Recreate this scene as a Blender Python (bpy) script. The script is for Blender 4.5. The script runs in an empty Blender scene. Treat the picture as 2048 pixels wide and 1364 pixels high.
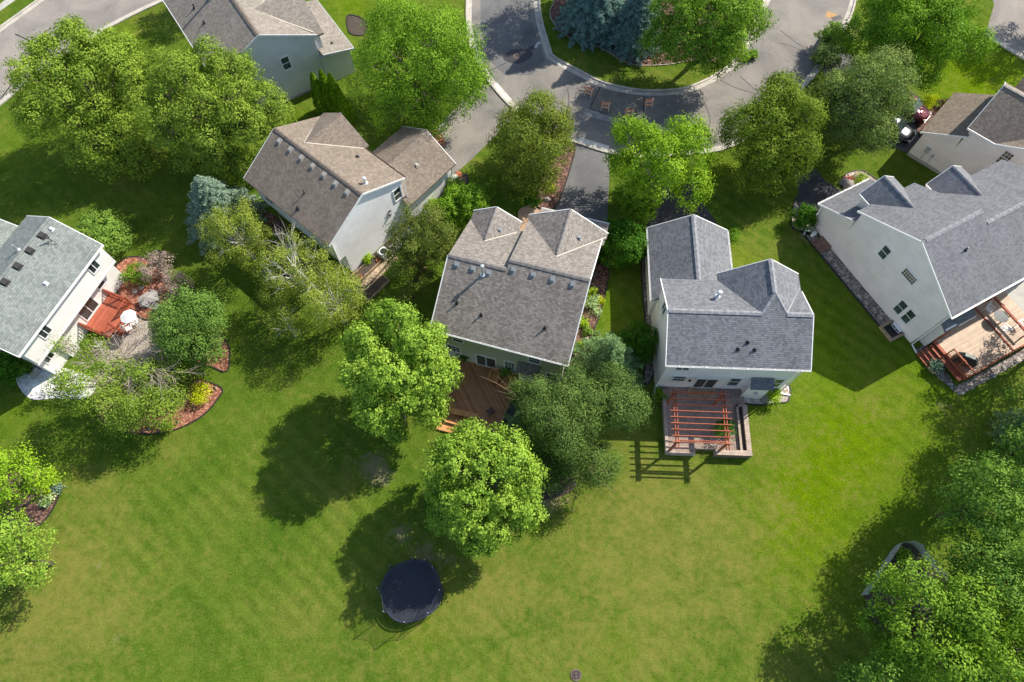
import bpy, math, random
import numpy as np
from mathutils import Vector, Matrix
R = math.radians
PI = math.pi
S = bpy.context.scene
COL = S.collection

# ------------------------------------------------------------------ camera, sky, sun, exposure
TILT, FOC, HC = 23.8, 1342.0, 49.2          # tilt from straight down, focal length in photo pixels, flying height
cam_d = bpy.data.cameras.new('camera')
cam = bpy.data.objects.new('camera', cam_d)
COL.objects.link(cam)
cam_d.sensor_width = 36.0
cam_d.lens = 36.0 * FOC / 2048.0
cam_d.clip_start = 0.5
cam_d.clip_end = 3000
cam.location = (0, 0, HC)
cam.rotation_euler = (R(TILT), 0, 0)
S.camera = cam
SUN_AZ = (0.812, 0.583)
SUN_EL = 41.5
W = bpy.data.worlds.new('World')
S.world = W
W.use_nodes = True
nt = W.node_tree
sky = nt.nodes.new('ShaderNodeTexSky')
sky.sky_type = 'NISHITA'
sky.sun_disc = False
sky.sun_elevation = R(SUN_EL)
sky.sun_rotation = math.atan2(SUN_AZ[0], SUN_AZ[1])
nt.links.new(sky.outputs[0], nt.nodes['Background'].inputs[0])
nt.nodes['Background'].inputs[1].default_value = 0.14
sd = bpy.data.lights.new('sun', 'SUN')
sd.energy = 5.0
sd.angle = R(0.55)
sd.color = (1.0, 0.94, 0.82)
sun = bpy.data.objects.new('sun', sd)
COL.objects.link(sun)
ce = math.cos(R(SUN_EL))
sv = Vector((SUN_AZ[0] * ce, SUN_AZ[1] * ce, math.sin(R(SUN_EL))))
sun.rotation_euler = sv.to_track_quat('Z', 'Y').to_euler()
S.view_settings.view_transform = 'Standard'
S.view_settings.look = 'None'
S.view_settings.exposure = 0.56
S.view_settings.gamma = 1.0
S.cycles.max_bounces = 6
S.cycles.transparent_max_bounces = 10

ss_, cc_ = math.sin(R(TILT)), math.cos(R(TILT))
def P(px, py, h=0.0):
    'ground plan position of a thing seen at photo pixel px,py whose height above the ground is h'
    a = (px - 1024) / FOC
    b = (682 - py) / FOC
    k = (HC - h) / (cc_ - b * ss_)
    return (a * k, (ss_ + b * cc_) * k)
def scale_at(px, py, h):
    b = (682 - py) / FOC
    return (HC - h) / (cc_ - b * ss_) / FOC

# ------------------------------------------------------------------ materials
def newmat(name):
    m = bpy.data.materials.new(name)
    m.use_nodes = True
    n = m.node_tree.nodes
    return m, n, m.node_tree.links, n['Principled BSDF']
def ramp(n, stops):
    r = n.new('ShaderNodeValToRGB')
    e = r.color_ramp.elements
    while len(e) > 1: e.remove(e[-1])
    e[0].position = stops[0][0]; e[0].color = (*stops[0][1], 1)
    for p, c in stops[1:]:
        x = e.new(p); x.color = (*c, 1)
    return r
def noise(n, l, vec, sc, det=4, rough=.55, dist=0):
    t = n.new('ShaderNodeTexNoise')
    t.inputs['Scale'].default_value = sc
    t.inputs['Detail'].default_value = det
    t.inputs['Roughness'].default_value = rough
    t.inputs['Distortion'].default_value = dist
    if vec is not None: l.new(vec, t.inputs['Vector'])
    return t
def mixc(n, l, a, b, f, mode='MIX'):
    x = n.new('ShaderNodeMix'); x.data_type = 'RGBA'; x.blend_type = mode
    for s, v in ((6, a), (7, b)):
        if isinstance(v, tuple): x.inputs[s].default_value = (*v, 1)
        else: l.new(v, x.inputs[s])
    if isinstance(f, (int, float)): x.inputs[0].default_value = f
    else: l.new(f, x.inputs[0])
    return x.outputs[2]
def math_(n, l, op, a, b=0.5):
    x = n.new('ShaderNodeMath'); x.operation = op
    for s, v in ((0, a), (1, b)):
        if isinstance(v, (int, float)): x.inputs[s].default_value = v
        else: l.new(v, x.inputs[s])
    return x.outputs[0]
def bump(n, l, bs, h, st=.3, d=.02):
    b = n.new('ShaderNodeBump'); b.inputs['Strength'].default_value = st
    b.inputs['Distance'].default_value = d
    l.new(h, b.inputs['Height']); l.new(b.outputs[0], bs.inputs['Normal'])

def plain(name, c, rough=.6, metal=0.0, var=.12, sc=3.0, spec=.4):
    m, n, l, b = newmat(name)
    tc = n.new('ShaderNodeTexCoord')
    t = noise(n, l, tc.outputs['Object'], sc, 5)
    lo = tuple(x * (1 - var) for x in c); hi = tuple(min(1, x * (1 + var)) for x in c)
    r = ramp(n, [(.3, lo), (.7, hi)])
    l.new(t.outputs[0], r.inputs[0]); l.new(r.outputs[0], b.inputs['Base Color'])
    b.inputs['Roughness'].default_value = rough
    b.inputs['Metallic'].default_value = metal
    b.inputs['Specular IOR Level'].default_value = spec
    return m

def siding(name, c, period=.17, depth=.28):
    m, n, l, b = newmat(name)
    tc = n.new('ShaderNodeTexCoord')
    sp = n.new('ShaderNodeSeparateXYZ'); l.new(tc.outputs['Object'], sp.inputs[0])
    z = math_(n, l, 'FRACT', math_(n, l, 'DIVIDE', sp.outputs[2], period))
    edge = ramp(n, [(0, (1 - depth,) * 3), (.10, (1 - depth * .8,) * 3), (.2, (1, 1, 1)), (1, (1, 1, 1))])
    l.new(z, edge.inputs[0])
    t = noise(n, l, tc.outputs['Object'], .9, 5, .6)
    r = ramp(n, [(.3, tuple(x * .91 for x in c)), (.7, tuple(min(1, x * 1.05) for x in c))])
    l.new(t.outputs[0], r.inputs[0])
    # long faint plank-by-plank streaks of weathering
    mp = n.new('ShaderNodeMapping'); mp.inputs['Scale'].default_value = (.35, .35, 6)
    l.new(tc.outputs['Object'], mp.inputs[0])
    t2 = noise(n, l, mp.outputs[0], 1.5, 3)
    r2 = ramp(n, [(.35, (.93, .93, .92)), (.65, (1, 1, 1))]); l.new(t2.outputs[0], r2.inputs[0])
    o = mixc(n, l, r.outputs[0], edge.outputs[0], 1.0, 'MULTIPLY')
    o = mixc(n, l, o, r2.outputs[0], 1.0, 'MULTIPLY')
    l.new(o, b.inputs['Base Color'])
    b.inputs['Roughness'].default_value = .55
    bump(n, l, b, z, .25, .01)
    return m

def shingle(name, c1, c2, c3, w=.2, h=.15):
    g_ = {'shingle_slate': 1.08, 'shingle_slate_b': 1.12, 'shingle_taupe': 1.4, 'shingle_green_grey': 1.35}.get(name, 1.36); c1, c2, c3 = [tuple(g_ * .94 * (x * .62 + y * .38) for x, y in zip(c, c2)) for c in (c1, c2, c3)]; w = .21
    m, n, l, b = newmat(name)
    tc = n.new('ShaderNodeUVMap')
    br = n.new('ShaderNodeTexBrick')
    br.inputs['Scale'].default_value = 1
    br.inputs['Brick Width'].default_value = w
    br.inputs['Row Height'].default_value = h
    br.inputs['Mortar Size'].default_value = .012
    br.inputs['Mortar Smooth'].default_value = .3
    br.inputs['Color1'].default_value = (0, 0, 0, 1)
    br.inputs['Color2'].default_value = (1, 1, 1, 1)
    br.inputs['Mortar'].default_value = (.25, .25, .25, 1)
    br.offset = .37; br.squash = 1
    l.new(tc.outputs[0], br.inputs['Vector'])
    r = ramp(n, [(0, c1), (.45, c2), (1, c3)]); l.new(br.outputs[0], r.inputs[0])
    t = noise(n, l, tc.outputs[0], .55, 5, .6)
    r2 = ramp(n, [(.3, (.93, .93, .93)), (.7, (1.06, 1.055, 1.05))]); l.new(t.outputs[0], r2.inputs[0])
    o = mixc(n, l, r.outputs[0], r2.outputs[0], 1.0, 'MULTIPLY')
    t3 = noise(n, l, tc.outputs[0], 30, 2)
    r3 = ramp(n, [(.3, (.9, .9, .9)), (.7, (1.1, 1.1, 1.1))]); l.new(t3.outputs[0], r3.inputs[0])
    o = mixc(n, l, o, r3.outputs[0], 1.0, 'MULTIPLY')
    # rain streaks running down the slope
    mp = n.new('ShaderNodeMapping'); mp.inputs['Scale'].default_value = (1.2, .08, 1); l.new(tc.outputs[0], mp.inputs[0])
    t4 = noise(n, l, mp.outputs[0], 1.0, 4); r4 = ramp(n, [(.35, (.9, .9, .9)), (.65, (1.05, 1.05, 1.05))]); l.new(t4.outputs[0], r4.inputs[0])
    o = mixc(n, l, o, r4.outputs[0], 1.0, 'MULTIPLY')
    # course shadow line at the butt of each row
    sp = n.new('ShaderNodeSeparateXYZ'); l.new(tc.outputs[0], sp.inputs[0])
    fr = math_(n, l, 'FRACT', math_(n, l, 'DIVIDE', sp.outputs[1], h))
    e = ramp(n, [(0, (.72, .72, .72)), (.16, (.8, .8, .8)), (.26, (1, 1, 1)), (1, (1.04, 1.04, 1.04))]); l.new(fr, e.inputs[0])
    o = mixc(n, l, o, e.outputs[0], 1.0, 'MULTIPLY')
    l.new(o, b.inputs['Base Color'])
    b.inputs['Roughness'].default_value = .82
    b.inputs['Specular IOR Level'].default_value = .3
    hh = math_(n, l, 'ADD', math_(n, l, 'MULTIPLY', br.outputs[0], .6), math_(n, l, 'MULTIPLY', fr, -.8))
    bump(n, l, b, hh, .45, .012)
    return m

def leafmat(name, a, c, trans=.33, rough=.5):
    m, n, l, b = newmat(name)
    at = n.new('ShaderNodeAttribute'); at.attribute_name = 'tint'
    r = ramp(n, [(0, a), (1, c)]); l.new(at.outputs['Fac'], r.inputs[0])
    l.new(r.outputs[0], b.inputs['Base Color'])
    b.inputs['Roughness'].default_value = .6
    b.inputs['Specular IOR Level'].default_value = .06
    tr = n.new('ShaderNodeBsdfTranslucent')
    br = mixc(n, l, r.outputs[0], (1.0, 1.0, .35), 1.0, 'MULTIPLY')
    l.new(mixc(n, l, r.outputs[0], (1.25, 1.35, .6), 1.0, 'MULTIPLY'), tr.inputs[0])
    mx = n.new('ShaderNodeMixShader'); mx.inputs[0].default_value = trans * .72
    l.new(b.outputs[0], mx.inputs[1]); l.new(tr.outputs[0], mx.inputs[2])
    l.new(mx.outputs[0], n['Material Output'].inputs[0])
    return m

def speckle(name, stops, sc=14.0, bmp=.5, dist=.02, big=.8, vor=True):
    'loose stuff such as wood chips, gravel, river stones'
    m, n, l, b = newmat(name)
    tc = n.new('ShaderNodeTexCoord')
    if vor:
        v = n.new('ShaderNodeTexVoronoi'); v.inputs['Scale'].default_value = sc
        v.inputs['Randomness'].default_value = 1
        l.new(tc.outputs['Object'], v.inputs['Vector'])
        sp = n.new('ShaderNodeSeparateColor'); l.new(v.outputs['Color'], sp.inputs[0])
        src = sp.outputs[0]; hgt = v.outputs['Distance']
    else:
        v = noise(n, l, tc.outputs['Object'], sc, 6, .7); src = v.outputs[0]; hgt = v.outputs[0]
    r = ramp(n, stops); l.new(src, r.inputs[0])
    t = noise(n, l, tc.outputs['Object'], big, 4)
    r2 = ramp(n, [(.3, (.75, .75, .75)), (.7, (1.15, 1.15, 1.15))]); l.new(t.outputs[0], r2.inputs[0])
    l.new(mixc(n, l, r.outputs[0], r2.outputs[0], 1.0, 'MULTIPLY'), b.inputs['Base Color'])
    b.inputs['Roughness'].default_value = .9
    bump(n, l, b, hgt, bmp, dist)
    return m

def boards(name, c1, c2, width=.14, axis=0, rough=.6, gap=.12, angle=0.0):
    m, n, l, b = newmat(name)
    tc = n.new('ShaderNodeTexCoord')
    mp = n.new('ShaderNodeMapping'); mp.inputs['Rotation'].default_value = (0, 0, angle); l.new(tc.outputs['Object'], mp.inputs[0])
    sp = n.new('ShaderNodeSeparateXYZ'); l.new(mp.outputs[0], sp.inputs[0])
    q = math_(n, l, 'DIVIDE', sp.outputs[axis], width)
    fr = math_(n, l, 'FRACT', q); fl = math_(n, l, 'FLOOR', q)
    wn = n.new('ShaderNodeTexWhiteNoise'); wn.noise_dimensions = '1D'; l.new(fl, wn.inputs['W'])
    r = ramp(n, [(0, c1), (1, c2)]); l.new(wn.outputs[0], r.inputs[0])
    e = ramp(n, [(0, (.3, .3, .3)), (gap * .6, (.4, .4, .4)), (gap, (1, 1, 1))]); l.new(fr, e.inputs[0])
    o = mixc(n, l, r.outputs[0], e.outputs[0], 1.0, 'MULTIPLY')
    t = noise(n, l, tc.outputs['Object'], 2.5, 5, .6); r2 = ramp(n, [(.3, (.82, .82, .82)), (.7, (1.12, 1.12, 1.12))]); l.new(t.outputs[0], r2.inputs[0])
    o = mixc(n, l, o, r2.outputs[0], 1.0, 'MULTIPLY')
    l.new(o, b.inputs['Base Color']); b.inputs['Roughness'].default_value = rough
    bump(n, l, b, fr, .3, .01)
    return m

def pavers(name, c1, c2, mort, w=.22, h=.11):
    m, n, l, b = newmat(name)
    tc = n.new('ShaderNodeTexCoord')
    br = n.new('ShaderNodeTexBrick'); br.inputs['Scale'].default_value = 1
    br.inputs['Brick Width'].default_value = w; br.inputs['Row Height'].default_value = h
    br.inputs['Mortar Size'].default_value = .008
    br.inputs['Color1'].default_value = (*c1, 1); br.inputs['Color2'].default_value = (*c2, 1); br.inputs['Mortar'].default_value = (*mort, 1)
    l.new(tc.outputs['Object'], br.inputs['Vector'])
    t = noise(n, l, tc.outputs['Object'], 1.2, 5); r2 = ramp(n, [(.3, (.8, .8, .8)), (.7, (1.15, 1.13, 1.1))]); l.new(t.outputs[0], r2.inputs[0])
    l.new(mixc(n, l, br.outputs[0], r2.outputs[0], 1.0, 'MULTIPLY'), b.inputs['Base Color'])
    b.inputs['Roughness'].default_value = .85
    bump(n, l, b, br.outputs[1], -.3, .01)
    return m

def glassmat(name, c=(.03, .045, .045), rough=.08):
    m, n, l, b = newmat(name)
    tc = n.new('ShaderNodeTexCoord'); t = noise(n, l, tc.outputs['Object'], 1.3, 3)
    r = ramp(n, [(.35, tuple(x * .6 for x in c)), (.7, tuple(x * 1.7 for x in c))]); l.new(t.outputs[0], r.inputs[0]); l.new(r.outputs[0], b.inputs['Base Color'])
    b.inputs['Roughness'].default_value = rough; b.inputs['Specular IOR Level'].default_value = .8
    return m

def netmat(name, c, opacity, freq=28.0):
    m, n, l, b = newmat(name)
    b.inputs['Base Color'].default_value = (*c, 1); b.inputs['Roughness'].default_value = .7
    tr = n.new('ShaderNodeBsdfTransparent')
    tc = n.new('ShaderNodeTexCoord'); t = noise(n, l, tc.outputs['Object'], freq, 2)
    f = ramp(n, [(.3, (opacity * .6,) * 3), (.7, (min(1, opacity * 1.4),) * 3)]); l.new(t.outputs[0], f.inputs[0])
    mx = n.new('ShaderNodeMixShader'); l.new(f.outputs[0], mx.inputs[0])
    l.new(tr.outputs[0], mx.inputs[1]); l.new(b.outputs[0], mx.inputs[2]); l.new(mx.outputs[0], n['Material Output'].inputs[0])
    return m

def asphalt(name, c, worn, crack=.5):
    m, n, l, b = newmat(name)
    tc = n.new('ShaderNodeTexCoord')
    t = noise(n, l, tc.outputs['Object'], .22, 6, .6, .6)
    r = ramp(n, [(.38, c), (.62, worn)]); l.new(t.outputs[0], r.inputs[0])
    t2 = noise(n, l, tc.outputs['Object'], 9, 6, .75)
    r2 = ramp(n, [(.35, (.78, .78, .78)), (.65, (1.18, 1.17, 1.15))]); l.new(t2.outputs[0], r2.inputs[0])
    o = mixc(n, l, r.outputs[0], r2.outputs[0], 1.0, 'MULTIPLY')
    v = n.new('ShaderNodeTexVoronoi'); v.feature = 'DISTANCE_TO_EDGE'; v.inputs['Scale'].default_value = .13
    wv = noise(n, l, tc.outputs['Object'], .8, 4); 
    va = n.new('ShaderNodeVectorMath'); va.operation = 'ADD'; l.new(tc.outputs['Object'], va.inputs[0])
    vs = n.new('ShaderNodeVectorMath'); vs.operation = 'SCALE'; vs.inputs[3].default_value = 1.6; l.new(wv.outputs[1], vs.inputs[0]); l.new(vs.outputs[0], va.inputs[1])
    l.new(va.outputs[0], v.inputs['Vector'])
    r3 = ramp(n, [(0, (1 - crack,) * 3), (.004, (1 - crack * .6,) * 3), (.008, (1, 1, 1))]); l.new(v.outputs[0], r3.inputs[0])
    o = mixc(n, l, o, r3.outputs[0], 1.0, 'MULTIPLY')
    l.new(o, b.inputs['Base Color']); b.inputs['Roughness'].default_value = .88
    bump(n, l, b, t2.outputs[0], .25, .01)
    return m

def concrete(name, c, sc=1.2):
    m, n, l, b = newmat(name)
    tc = n.new('ShaderNodeTexCoord')
    t = noise(n, l, tc.outputs['Object'], sc, 7, .65)
    r = ramp(n, [(.3, tuple(x * .72 for x in c)), (.55, c), (.8, tuple(x * 1.15 for x in c))]); l.new(t.outputs[0], r.inputs[0])
    t2 = noise(n, l, tc.outputs['Object'], 12, 4, .7); r2 = ramp(n, [(.35, (.85, .85, .85)), (.65, (1.1, 1.1, 1.1))]); l.new(t2.outputs[0], r2.inputs[0])
    l.new(mixc(n, l, r.outputs[0], r2.outputs[0], 1.0, 'MULTIPLY'), b.inputs['Base Color']); b.inputs['Roughness'].default_value = .85
    bump(n, l, b, t2.outputs[0], .15, .01)
    return m

def barkmat(name, c):
    m, n, l, b = newmat(name)
    tc = n.new('ShaderNodeTexCoord'); mp = n.new('ShaderNodeMapping'); mp.inputs['Scale'].default_value = (6, 6, 1.2); l.new(tc.outputs['Object'], mp.inputs[0])
    t = noise(n, l, mp.outputs[0], 2, 5, .65)
    r = ramp(n, [(.3, tuple(x * .6 for x in c)), (.7, tuple(x * 1.3 for x in c))]); l.new(t.outputs[0], r.inputs[0]); l.new(r.outputs[0], b.inputs['Base Color'])
    b.inputs['Roughness'].default_value = .9; bump(n, l, b, t.outputs[0], .5, .02)
    return m

def grassmat(name):
    m, n, l, b = newmat(name)
    tc = n.new('ShaderNodeTexCoord'); O = tc.outputs['Object']
    dry = n.new('ShaderNodeAttribute'); dry.attribute_name = 'dry'
    lush = n.new('ShaderNodeAttribute'); lush.attribute_name = 'lush'
    t = noise(n, l, O, .16, 5, .6, .4)
    base = ramp(n, [(.3, (.056, .112, .010)), (.5, (.086, .142, .014)), (.7, (.118, .156, .022))]); l.new(t.outputs[0], base.inputs[0])
    o = mixc(n, l, base.outputs[0], (.100, .168, .002), lush.outputs['Fac'])
    # tufty mottling at several sizes
    t1 = noise(n, l, O, 1.1, 6, .72, .3); r1 = ramp(n, [(.3, (.70, .80, .62)), (.7, (1.26, 1.15, 1.32))]); l.new(t1.outputs[0], r1.inputs[0])
    o = mixc(n, l, o, r1.outputs[0], 1.0, 'MULTIPLY')
    t2 = noise(n, l, O, 7.5, 5, .8); r2 = ramp(n, [(.32, (.58, .62, .55)), (.5, (1, 1, 1)), (.7, (1.42, 1.36, 1.5))]); l.new(t2.outputs[0], r2.inputs[0])
    o = mixc(n, l, o, r2.outputs[0], 1.0, 'MULTIPLY')
    tg = noise(n, l, O, 22, 3, .8); rg = ramp(n, [(.3, (.66, .68, .64)), (.7, (1.34, 1.32, 1.4))]); l.new(tg.outputs[0], rg.inputs[0])
    o = mixc(n, l, o, rg.outputs[0], 1.0, 'MULTIPLY')
    # mowing stripes
    mp = n.new('ShaderNodeMapping'); mp.inputs['Rotation'].default_value = (0, 0, R(-48)); l.new(O, mp.inputs[0])
    wv = n.new('ShaderNodeTexWave'); wv.inputs['Scale'].default_value = .27; wv.inputs['Distortion'].default_value = .9
    wv.inputs['Detail'].default_value = 2; wv.inputs['Detail Scale'].default_value = .4; wv.bands_direction = 'X'; l.new(mp.outputs[0], wv.inputs[0])
    rw = ramp(n, [(.25, (.88, .91, .88)), (.75, (1.11, 1.08, 1.09))]); l.new(wv.outputs[0], rw.inputs[0])
    tm_ = noise(n, l, O, .07, 3, .6); rm_ = ramp(n, [(.42, (.15, .15, .15)), (.6, (1, 1, 1))]); l.new(tm_.outputs[0], rm_.inputs[0])
    o = mixc(n, l, o, rw.outputs[0], rm_.outputs[0], 'MULTIPLY')
    # straw-coloured thin patches
    t3 = noise(n, l, O, 2.3, 6, .75)
    big = noise(n, l, O, .34, 4, .6)
    t5 = noise(n, l, O, .95, 5, .7, .5)
    th = math_(n, l, 'ADD', math_(n, l, 'MULTIPLY', dry.outputs['Fac'], .58), math_(n, l, 'MULTIPLY', math_(n, l, 'SUBTRACT', big.outputs[0], .5), 1.0))
    f = math_(n, l, 'ADD', math_(n, l, 'ADD', th, math_(n, l, 'MULTIPLY', math_(n, l, 'SUBTRACT', t5.outputs[0], .5), 1.6)), math_(n, l, 'MULTIPLY', math_(n, l, 'SUBTRACT', t3.outputs[0], .5), 2.2))
    rf = ramp(n, [(.12, (0, 0, 0)), (1.0, (.85, .85, .85))]); l.new(f, rf.inputs[0])
    o = mixc(n, l, o, (.200, .188, .042), rf.outputs[0])
    # bare soil spots
    bare = n.new('ShaderNodeAttribute'); bare.attribute_name = 'bare'
    fb = math_(n, l, 'ADD', math_(n, l, 'MULTIPLY', bare.outputs['Fac'], 1.0), math_(n, l, 'MULTIPLY', math_(n, l, 'SUBTRACT', t3.outputs[0], .55), 2.2))
    rb = ramp(n, [(.34, (0, 0, 0)), (1.0, (.7, .7, .7))]); l.new(fb, rb.inputs[0])
    gate = math_(n, l, 'MULTIPLY', rb.outputs[0], math_(n, l, 'MINIMUM', math_(n, l, 'MULTIPLY', bare.outputs['Fac'], 3.0), 1.0))
    o = mixc(n, l, o, (.26, .20, .135), gate)
    # scattered clover heads and dry clippings
    vo = n.new('ShaderNodeTexVoronoi'); vo.inputs['Scale'].default_value = .9; l.new(O, vo.inputs['Vector'])
    rv = ramp(n, [(0, (1, 1, 1)), (.045, (0, 0, 0))]); l.new(vo.outputs['Distance'], rv.inputs[0])
    o = mixc(n, l, o, (.42, .42, .25), math_(n, l, 'MULTIPLY', rv.outputs[0], .35))
    l.new(o, b.inputs['Base Color'])
    b.inputs['Roughness'].default_value = .95; b.inputs['Specular IOR Level'].default_value = .02
    hb = math_(n, l, 'ADD', t2.outputs[0], math_(n, l, 'MULTIPLY', t1.outputs[0], .5))
    bump(n, l, b, hb, .9, .08)
    return m

M = {}
M['grass'] = grassmat('grass')
M['asphalt'] = asphalt('asphalt', (.145, .135, .125), (.245, .22, .192), .12)
M['asphalt_a'] = asphalt('asphalt_old', (.20, .18, .165), (.29, .255, .225), .16)
M['asphalt_d'] = asphalt('asphalt_sealed', (.098, .098, .10), (.15, .148, .147), .12)
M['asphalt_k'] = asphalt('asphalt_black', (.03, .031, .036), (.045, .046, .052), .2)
M['tar'] = plain('tar', (.03, .03, .033), .6, var=.5, sc=4)
M['rough_patch'] = speckle('rough_patch', [(0, (.09, .085, .07)), (.5, (.17, .155, .125)), (.85, (.28, .25, .2)), (1, (.4, .37, .32))], 5, .8, .05, 1.0, vor=False)
M['concrete'] = concrete('concrete', (.47, .43, .37))
M['concrete_l'] = concrete('concrete_pale', (.62, .58, .52))
M['slab'] = concrete('patio_slab', (.42, .40, .36), .8)
M['red_mulch'] = speckle('red_mulch', [(0, (.14, .045, .025)), (.5, (.28, .10, .06)), (.85, (.40, .17, .11)), (1, (.52, .32, .22))], 9)
M['dark_mulch'] = speckle('dark_mulch', [(0, (.05, .02, .015)), (.6, (.12, .055, .04)), (1, (.28, .16, .12))], 9)
M['soil'] = speckle('soil', [(.2, (.035, .025, .02)), (.8, (.09, .065, .05))], 6, vor=False)
M['rock'] = speckle('river_rock', [(0, (.10, .085, .075)), (.5, (.2, .17, .15)), (.85, (.34, .28, .25)), (1, (.5, .45, .4))], 7, .9, .05)
M['rock_l'] = speckle('pale_rock', [(0, (.25, .2, .17)), (.5, (.42, .34, .29)), (1, (.65, .58, .52))], 7, .9, .05)
M['rock_w'] = speckle('white_rock', [(0, (.5, .49, .48)), (.5, (.66, .65, .63)), (1, (.85, .84, .82))], 8, .6, .04)
M['white'] = plain('white_paint', (.80, .79, .77), .45, var=.05)
M['white_g'] = plain('white_gutter', (.82, .81, .79), .4, var=.05)
M['grey_pl'] = plain('grey_plastic', (.4, .41, .42), .5)
M['black_pl'] = plain('black_plastic', (.02, .02, .022), .45)
M['dark_vent'] = plain('dark_vent', (.035, .033, .032), .5)
M['vent_tan'] = plain('tan_vent', (.38, .35, .31), .45)
M['vent_grey'] = plain('grey_vent', (.24, .25, .26), .45)
M['galv'] = plain('galvanised', (.55, .57, .58), .35, .6)
M['chrome_pipe'] = plain('pale_pipe', (.72, .74, .75), .35, .3)
M['glass'] = glassmat('glass')
M['glass_g'] = glassmat('glass_green', (.05, .075, .065))
M['glass_b'] = glassmat('glass_brown', (.12, .085, .05), .2)
M['sid_e'] = siding('siding_cream', (.70, .67, .60))
M['sid_ew'] = siding('siding_pale', (.93, .91, .88), .17, .15)
M['sid_r'] = siding('siding_beige', (.88, .81, .785), .17, .22)
M['sid_c'] = siding('siding_sage', (.52, .52, .42), .18, .15)
M['sid_n'] = siding('siding_white', (.97, .94, .98), .2, .08)
M['sid_l'] = siding('siding_offwhite', (.86, .84, .81), .2, .12)
M['sid_t'] = siding('siding_bluegrey', (.67, .68, .73), .25, .25)
M['sid_q'] = siding('siding_yellow', (.92, .84, .77), .2, .1)
M['rf_n'] = shingle('shingle_brown', (.110, .086, .067), (.158, .128, .100), (.226, .188, .150))
M['rf_c'] = shingle('shingle_taupe', (.088, .076, .066), (.155, .137, .122), (.246, .220, .198))
M['rf_e'] = shingle('shingle_slate', (.085, .090, .102), (.155, .162, .176), (.225, .232, .248), .34, .15)
M['rf_r'] = shingle('shingle_slate_b', (.10, .104, .115), (.155, .160, .172), (.205, .210, .222), .34, .17)
M['rf_l'] = shingle('shingle_green_grey', (.10, .115, .108), (.155, .172, .162), (.23, .245, .232), .36, .17)
M['rf_t'] = shingle('shingle_tan', (.130, .111, .091), (.187, .165, .140), (.27, .24, .205))
M['cap_e'] = plain('cap_slate', (.215, .22, .235), .8, var=.35, sc=6)
M['cap_n'] = plain('cap_brown', (.15, .12, .098), .8, var=.35, sc=6)
M['cap_c'] = plain('cap_taupe', (.16, .148, .138), .8, var=.35, sc=6)
M['cap_l'] = plain('cap_green', (.17, .185, .175), .8, var=.25, sc=6)
M['valley_w'] = plain('valley_flashing', (.42, .37, .31), .5)
M['red_wood'] = plain('red_stained_wood', (.29, .068, .036), .75, var=.4, sc=7)
M['red_rail'] = plain('red_rail_wood', (.33, .09, .045), .75, var=.35, sc=7)
M['orange_wood'] = plain('pergola_wood', (.44, .125, .065), .75, var=.35, sc=7)
M['deck_tan'] = boards('deck_tan', (.37, .25, .165), (.47, .335, .23), .15, 1, .6, .12)
M['deck_brown'] = boards('deck_brown', (.31, .125, .045), (.48, .215, .085), .16, 0, .5, .14, R(-42))
M['deck_red'] = boards('deck_red', (.34, .085, .045), (.43, .115, .065), .14, 1, .6, .1)
M['cedar'] = boards('cedar', (.55, .25, .08), (.70, .36, .13), .09, 0, .5, .15)
M['timber'] = plain('timber', (.34, .24, .15), .8, var=.3)
M['paver'] = pavers('pavers', (.27, .20, .165), (.37, .285, .235), (.13, .10, .085), .24, .12)
M['block'] = pavers('wall_block', (.36, .28, .225), (.46, .37, .30), (.17, .13, .10), .30, .2)
M['brick_mat'] = pavers('brick_boards', (.19, .10, .07), (.30, .18, .13), (.07, .04, .03), .25, .14)
M['edging'] = plain('edging', (.03, .025, .02), .7)
M['edging_c'] = concrete('edging_concrete', (.33, .27, .22))
M['bark'] = barkmat('bark', (.13, .10, .075))
M['bark_g'] = barkmat('bark_grey', (.42, .35, .29))
M['bark_b'] = barkmat('bark_birch', (.55, .52, .46))
M['bark_r'] = barkmat('bark_pine', (.33, .20, .13))
M['tramp'] = plain('trampoline_mat', (.022, .026, .036), .5, var=.15, sc=1)
M['tramp_pad'] = plain('trampoline_pad', (.035, .04, .065), .45, var=.25)
M['net'] = netmat('safety_net', (.025, .03, .045), .32)
M['net_g'] = netmat('garden_net', (.55, .57, .57), .6)
M['net_w'] = netmat('screen', (.3, .3, .32), .7)
M['terracotta'] = plain('terracotta', (.55, .17, .08), .7)
M['stone'] = speckle('boulder', [(.2, (.22, .2, .18)), (.8, (.45, .41, .36))], 2.5, .6, .05, vor=False)
M['orange'] = plain('barricade_orange', (.85, .27, .09), .4, var=.08)
M['steel_w'] = plain('white_steel', (.75, .77, .78), .4)
M['steel_d'] = plain('dark_steel', (.04, .04, .045), .4, .5)
M['iron'] = plain('cast_iron', (.16, .12, .10), .7, .3, var=.4, sc=10)
M['paint_m'] = plain('car_maroon', (.16, .022, .03), .22, .5, var=.05, spec=.8)
M['paint_k'] = plain('car_black', (.012, .014, .018), .2, .4, var=.05, spec=.8)
M['tyre'] = plain('tyre', (.015, .015, .015), .8)
M['light_r'] = plain('tail_light', (.5, .03, .03), .25)
M['light_w'] = plain('head_light', (.85, .85, .82), .15)
M['flower_r'] = leafmat('flowers_red', (.35, .02, .015), (.5, .05, .03), .1)
M['flower_w'] = leafmat('flowers_white', (.55, .6, .4), (.85, .85, .75), .1)
M['grey_canvas'] = plain('grey_canvas', (.30, .28, .26), .85)
M['blackgrill'] = plain('grill_cover', (.03, .036, .038), .5, var=.2)

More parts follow.
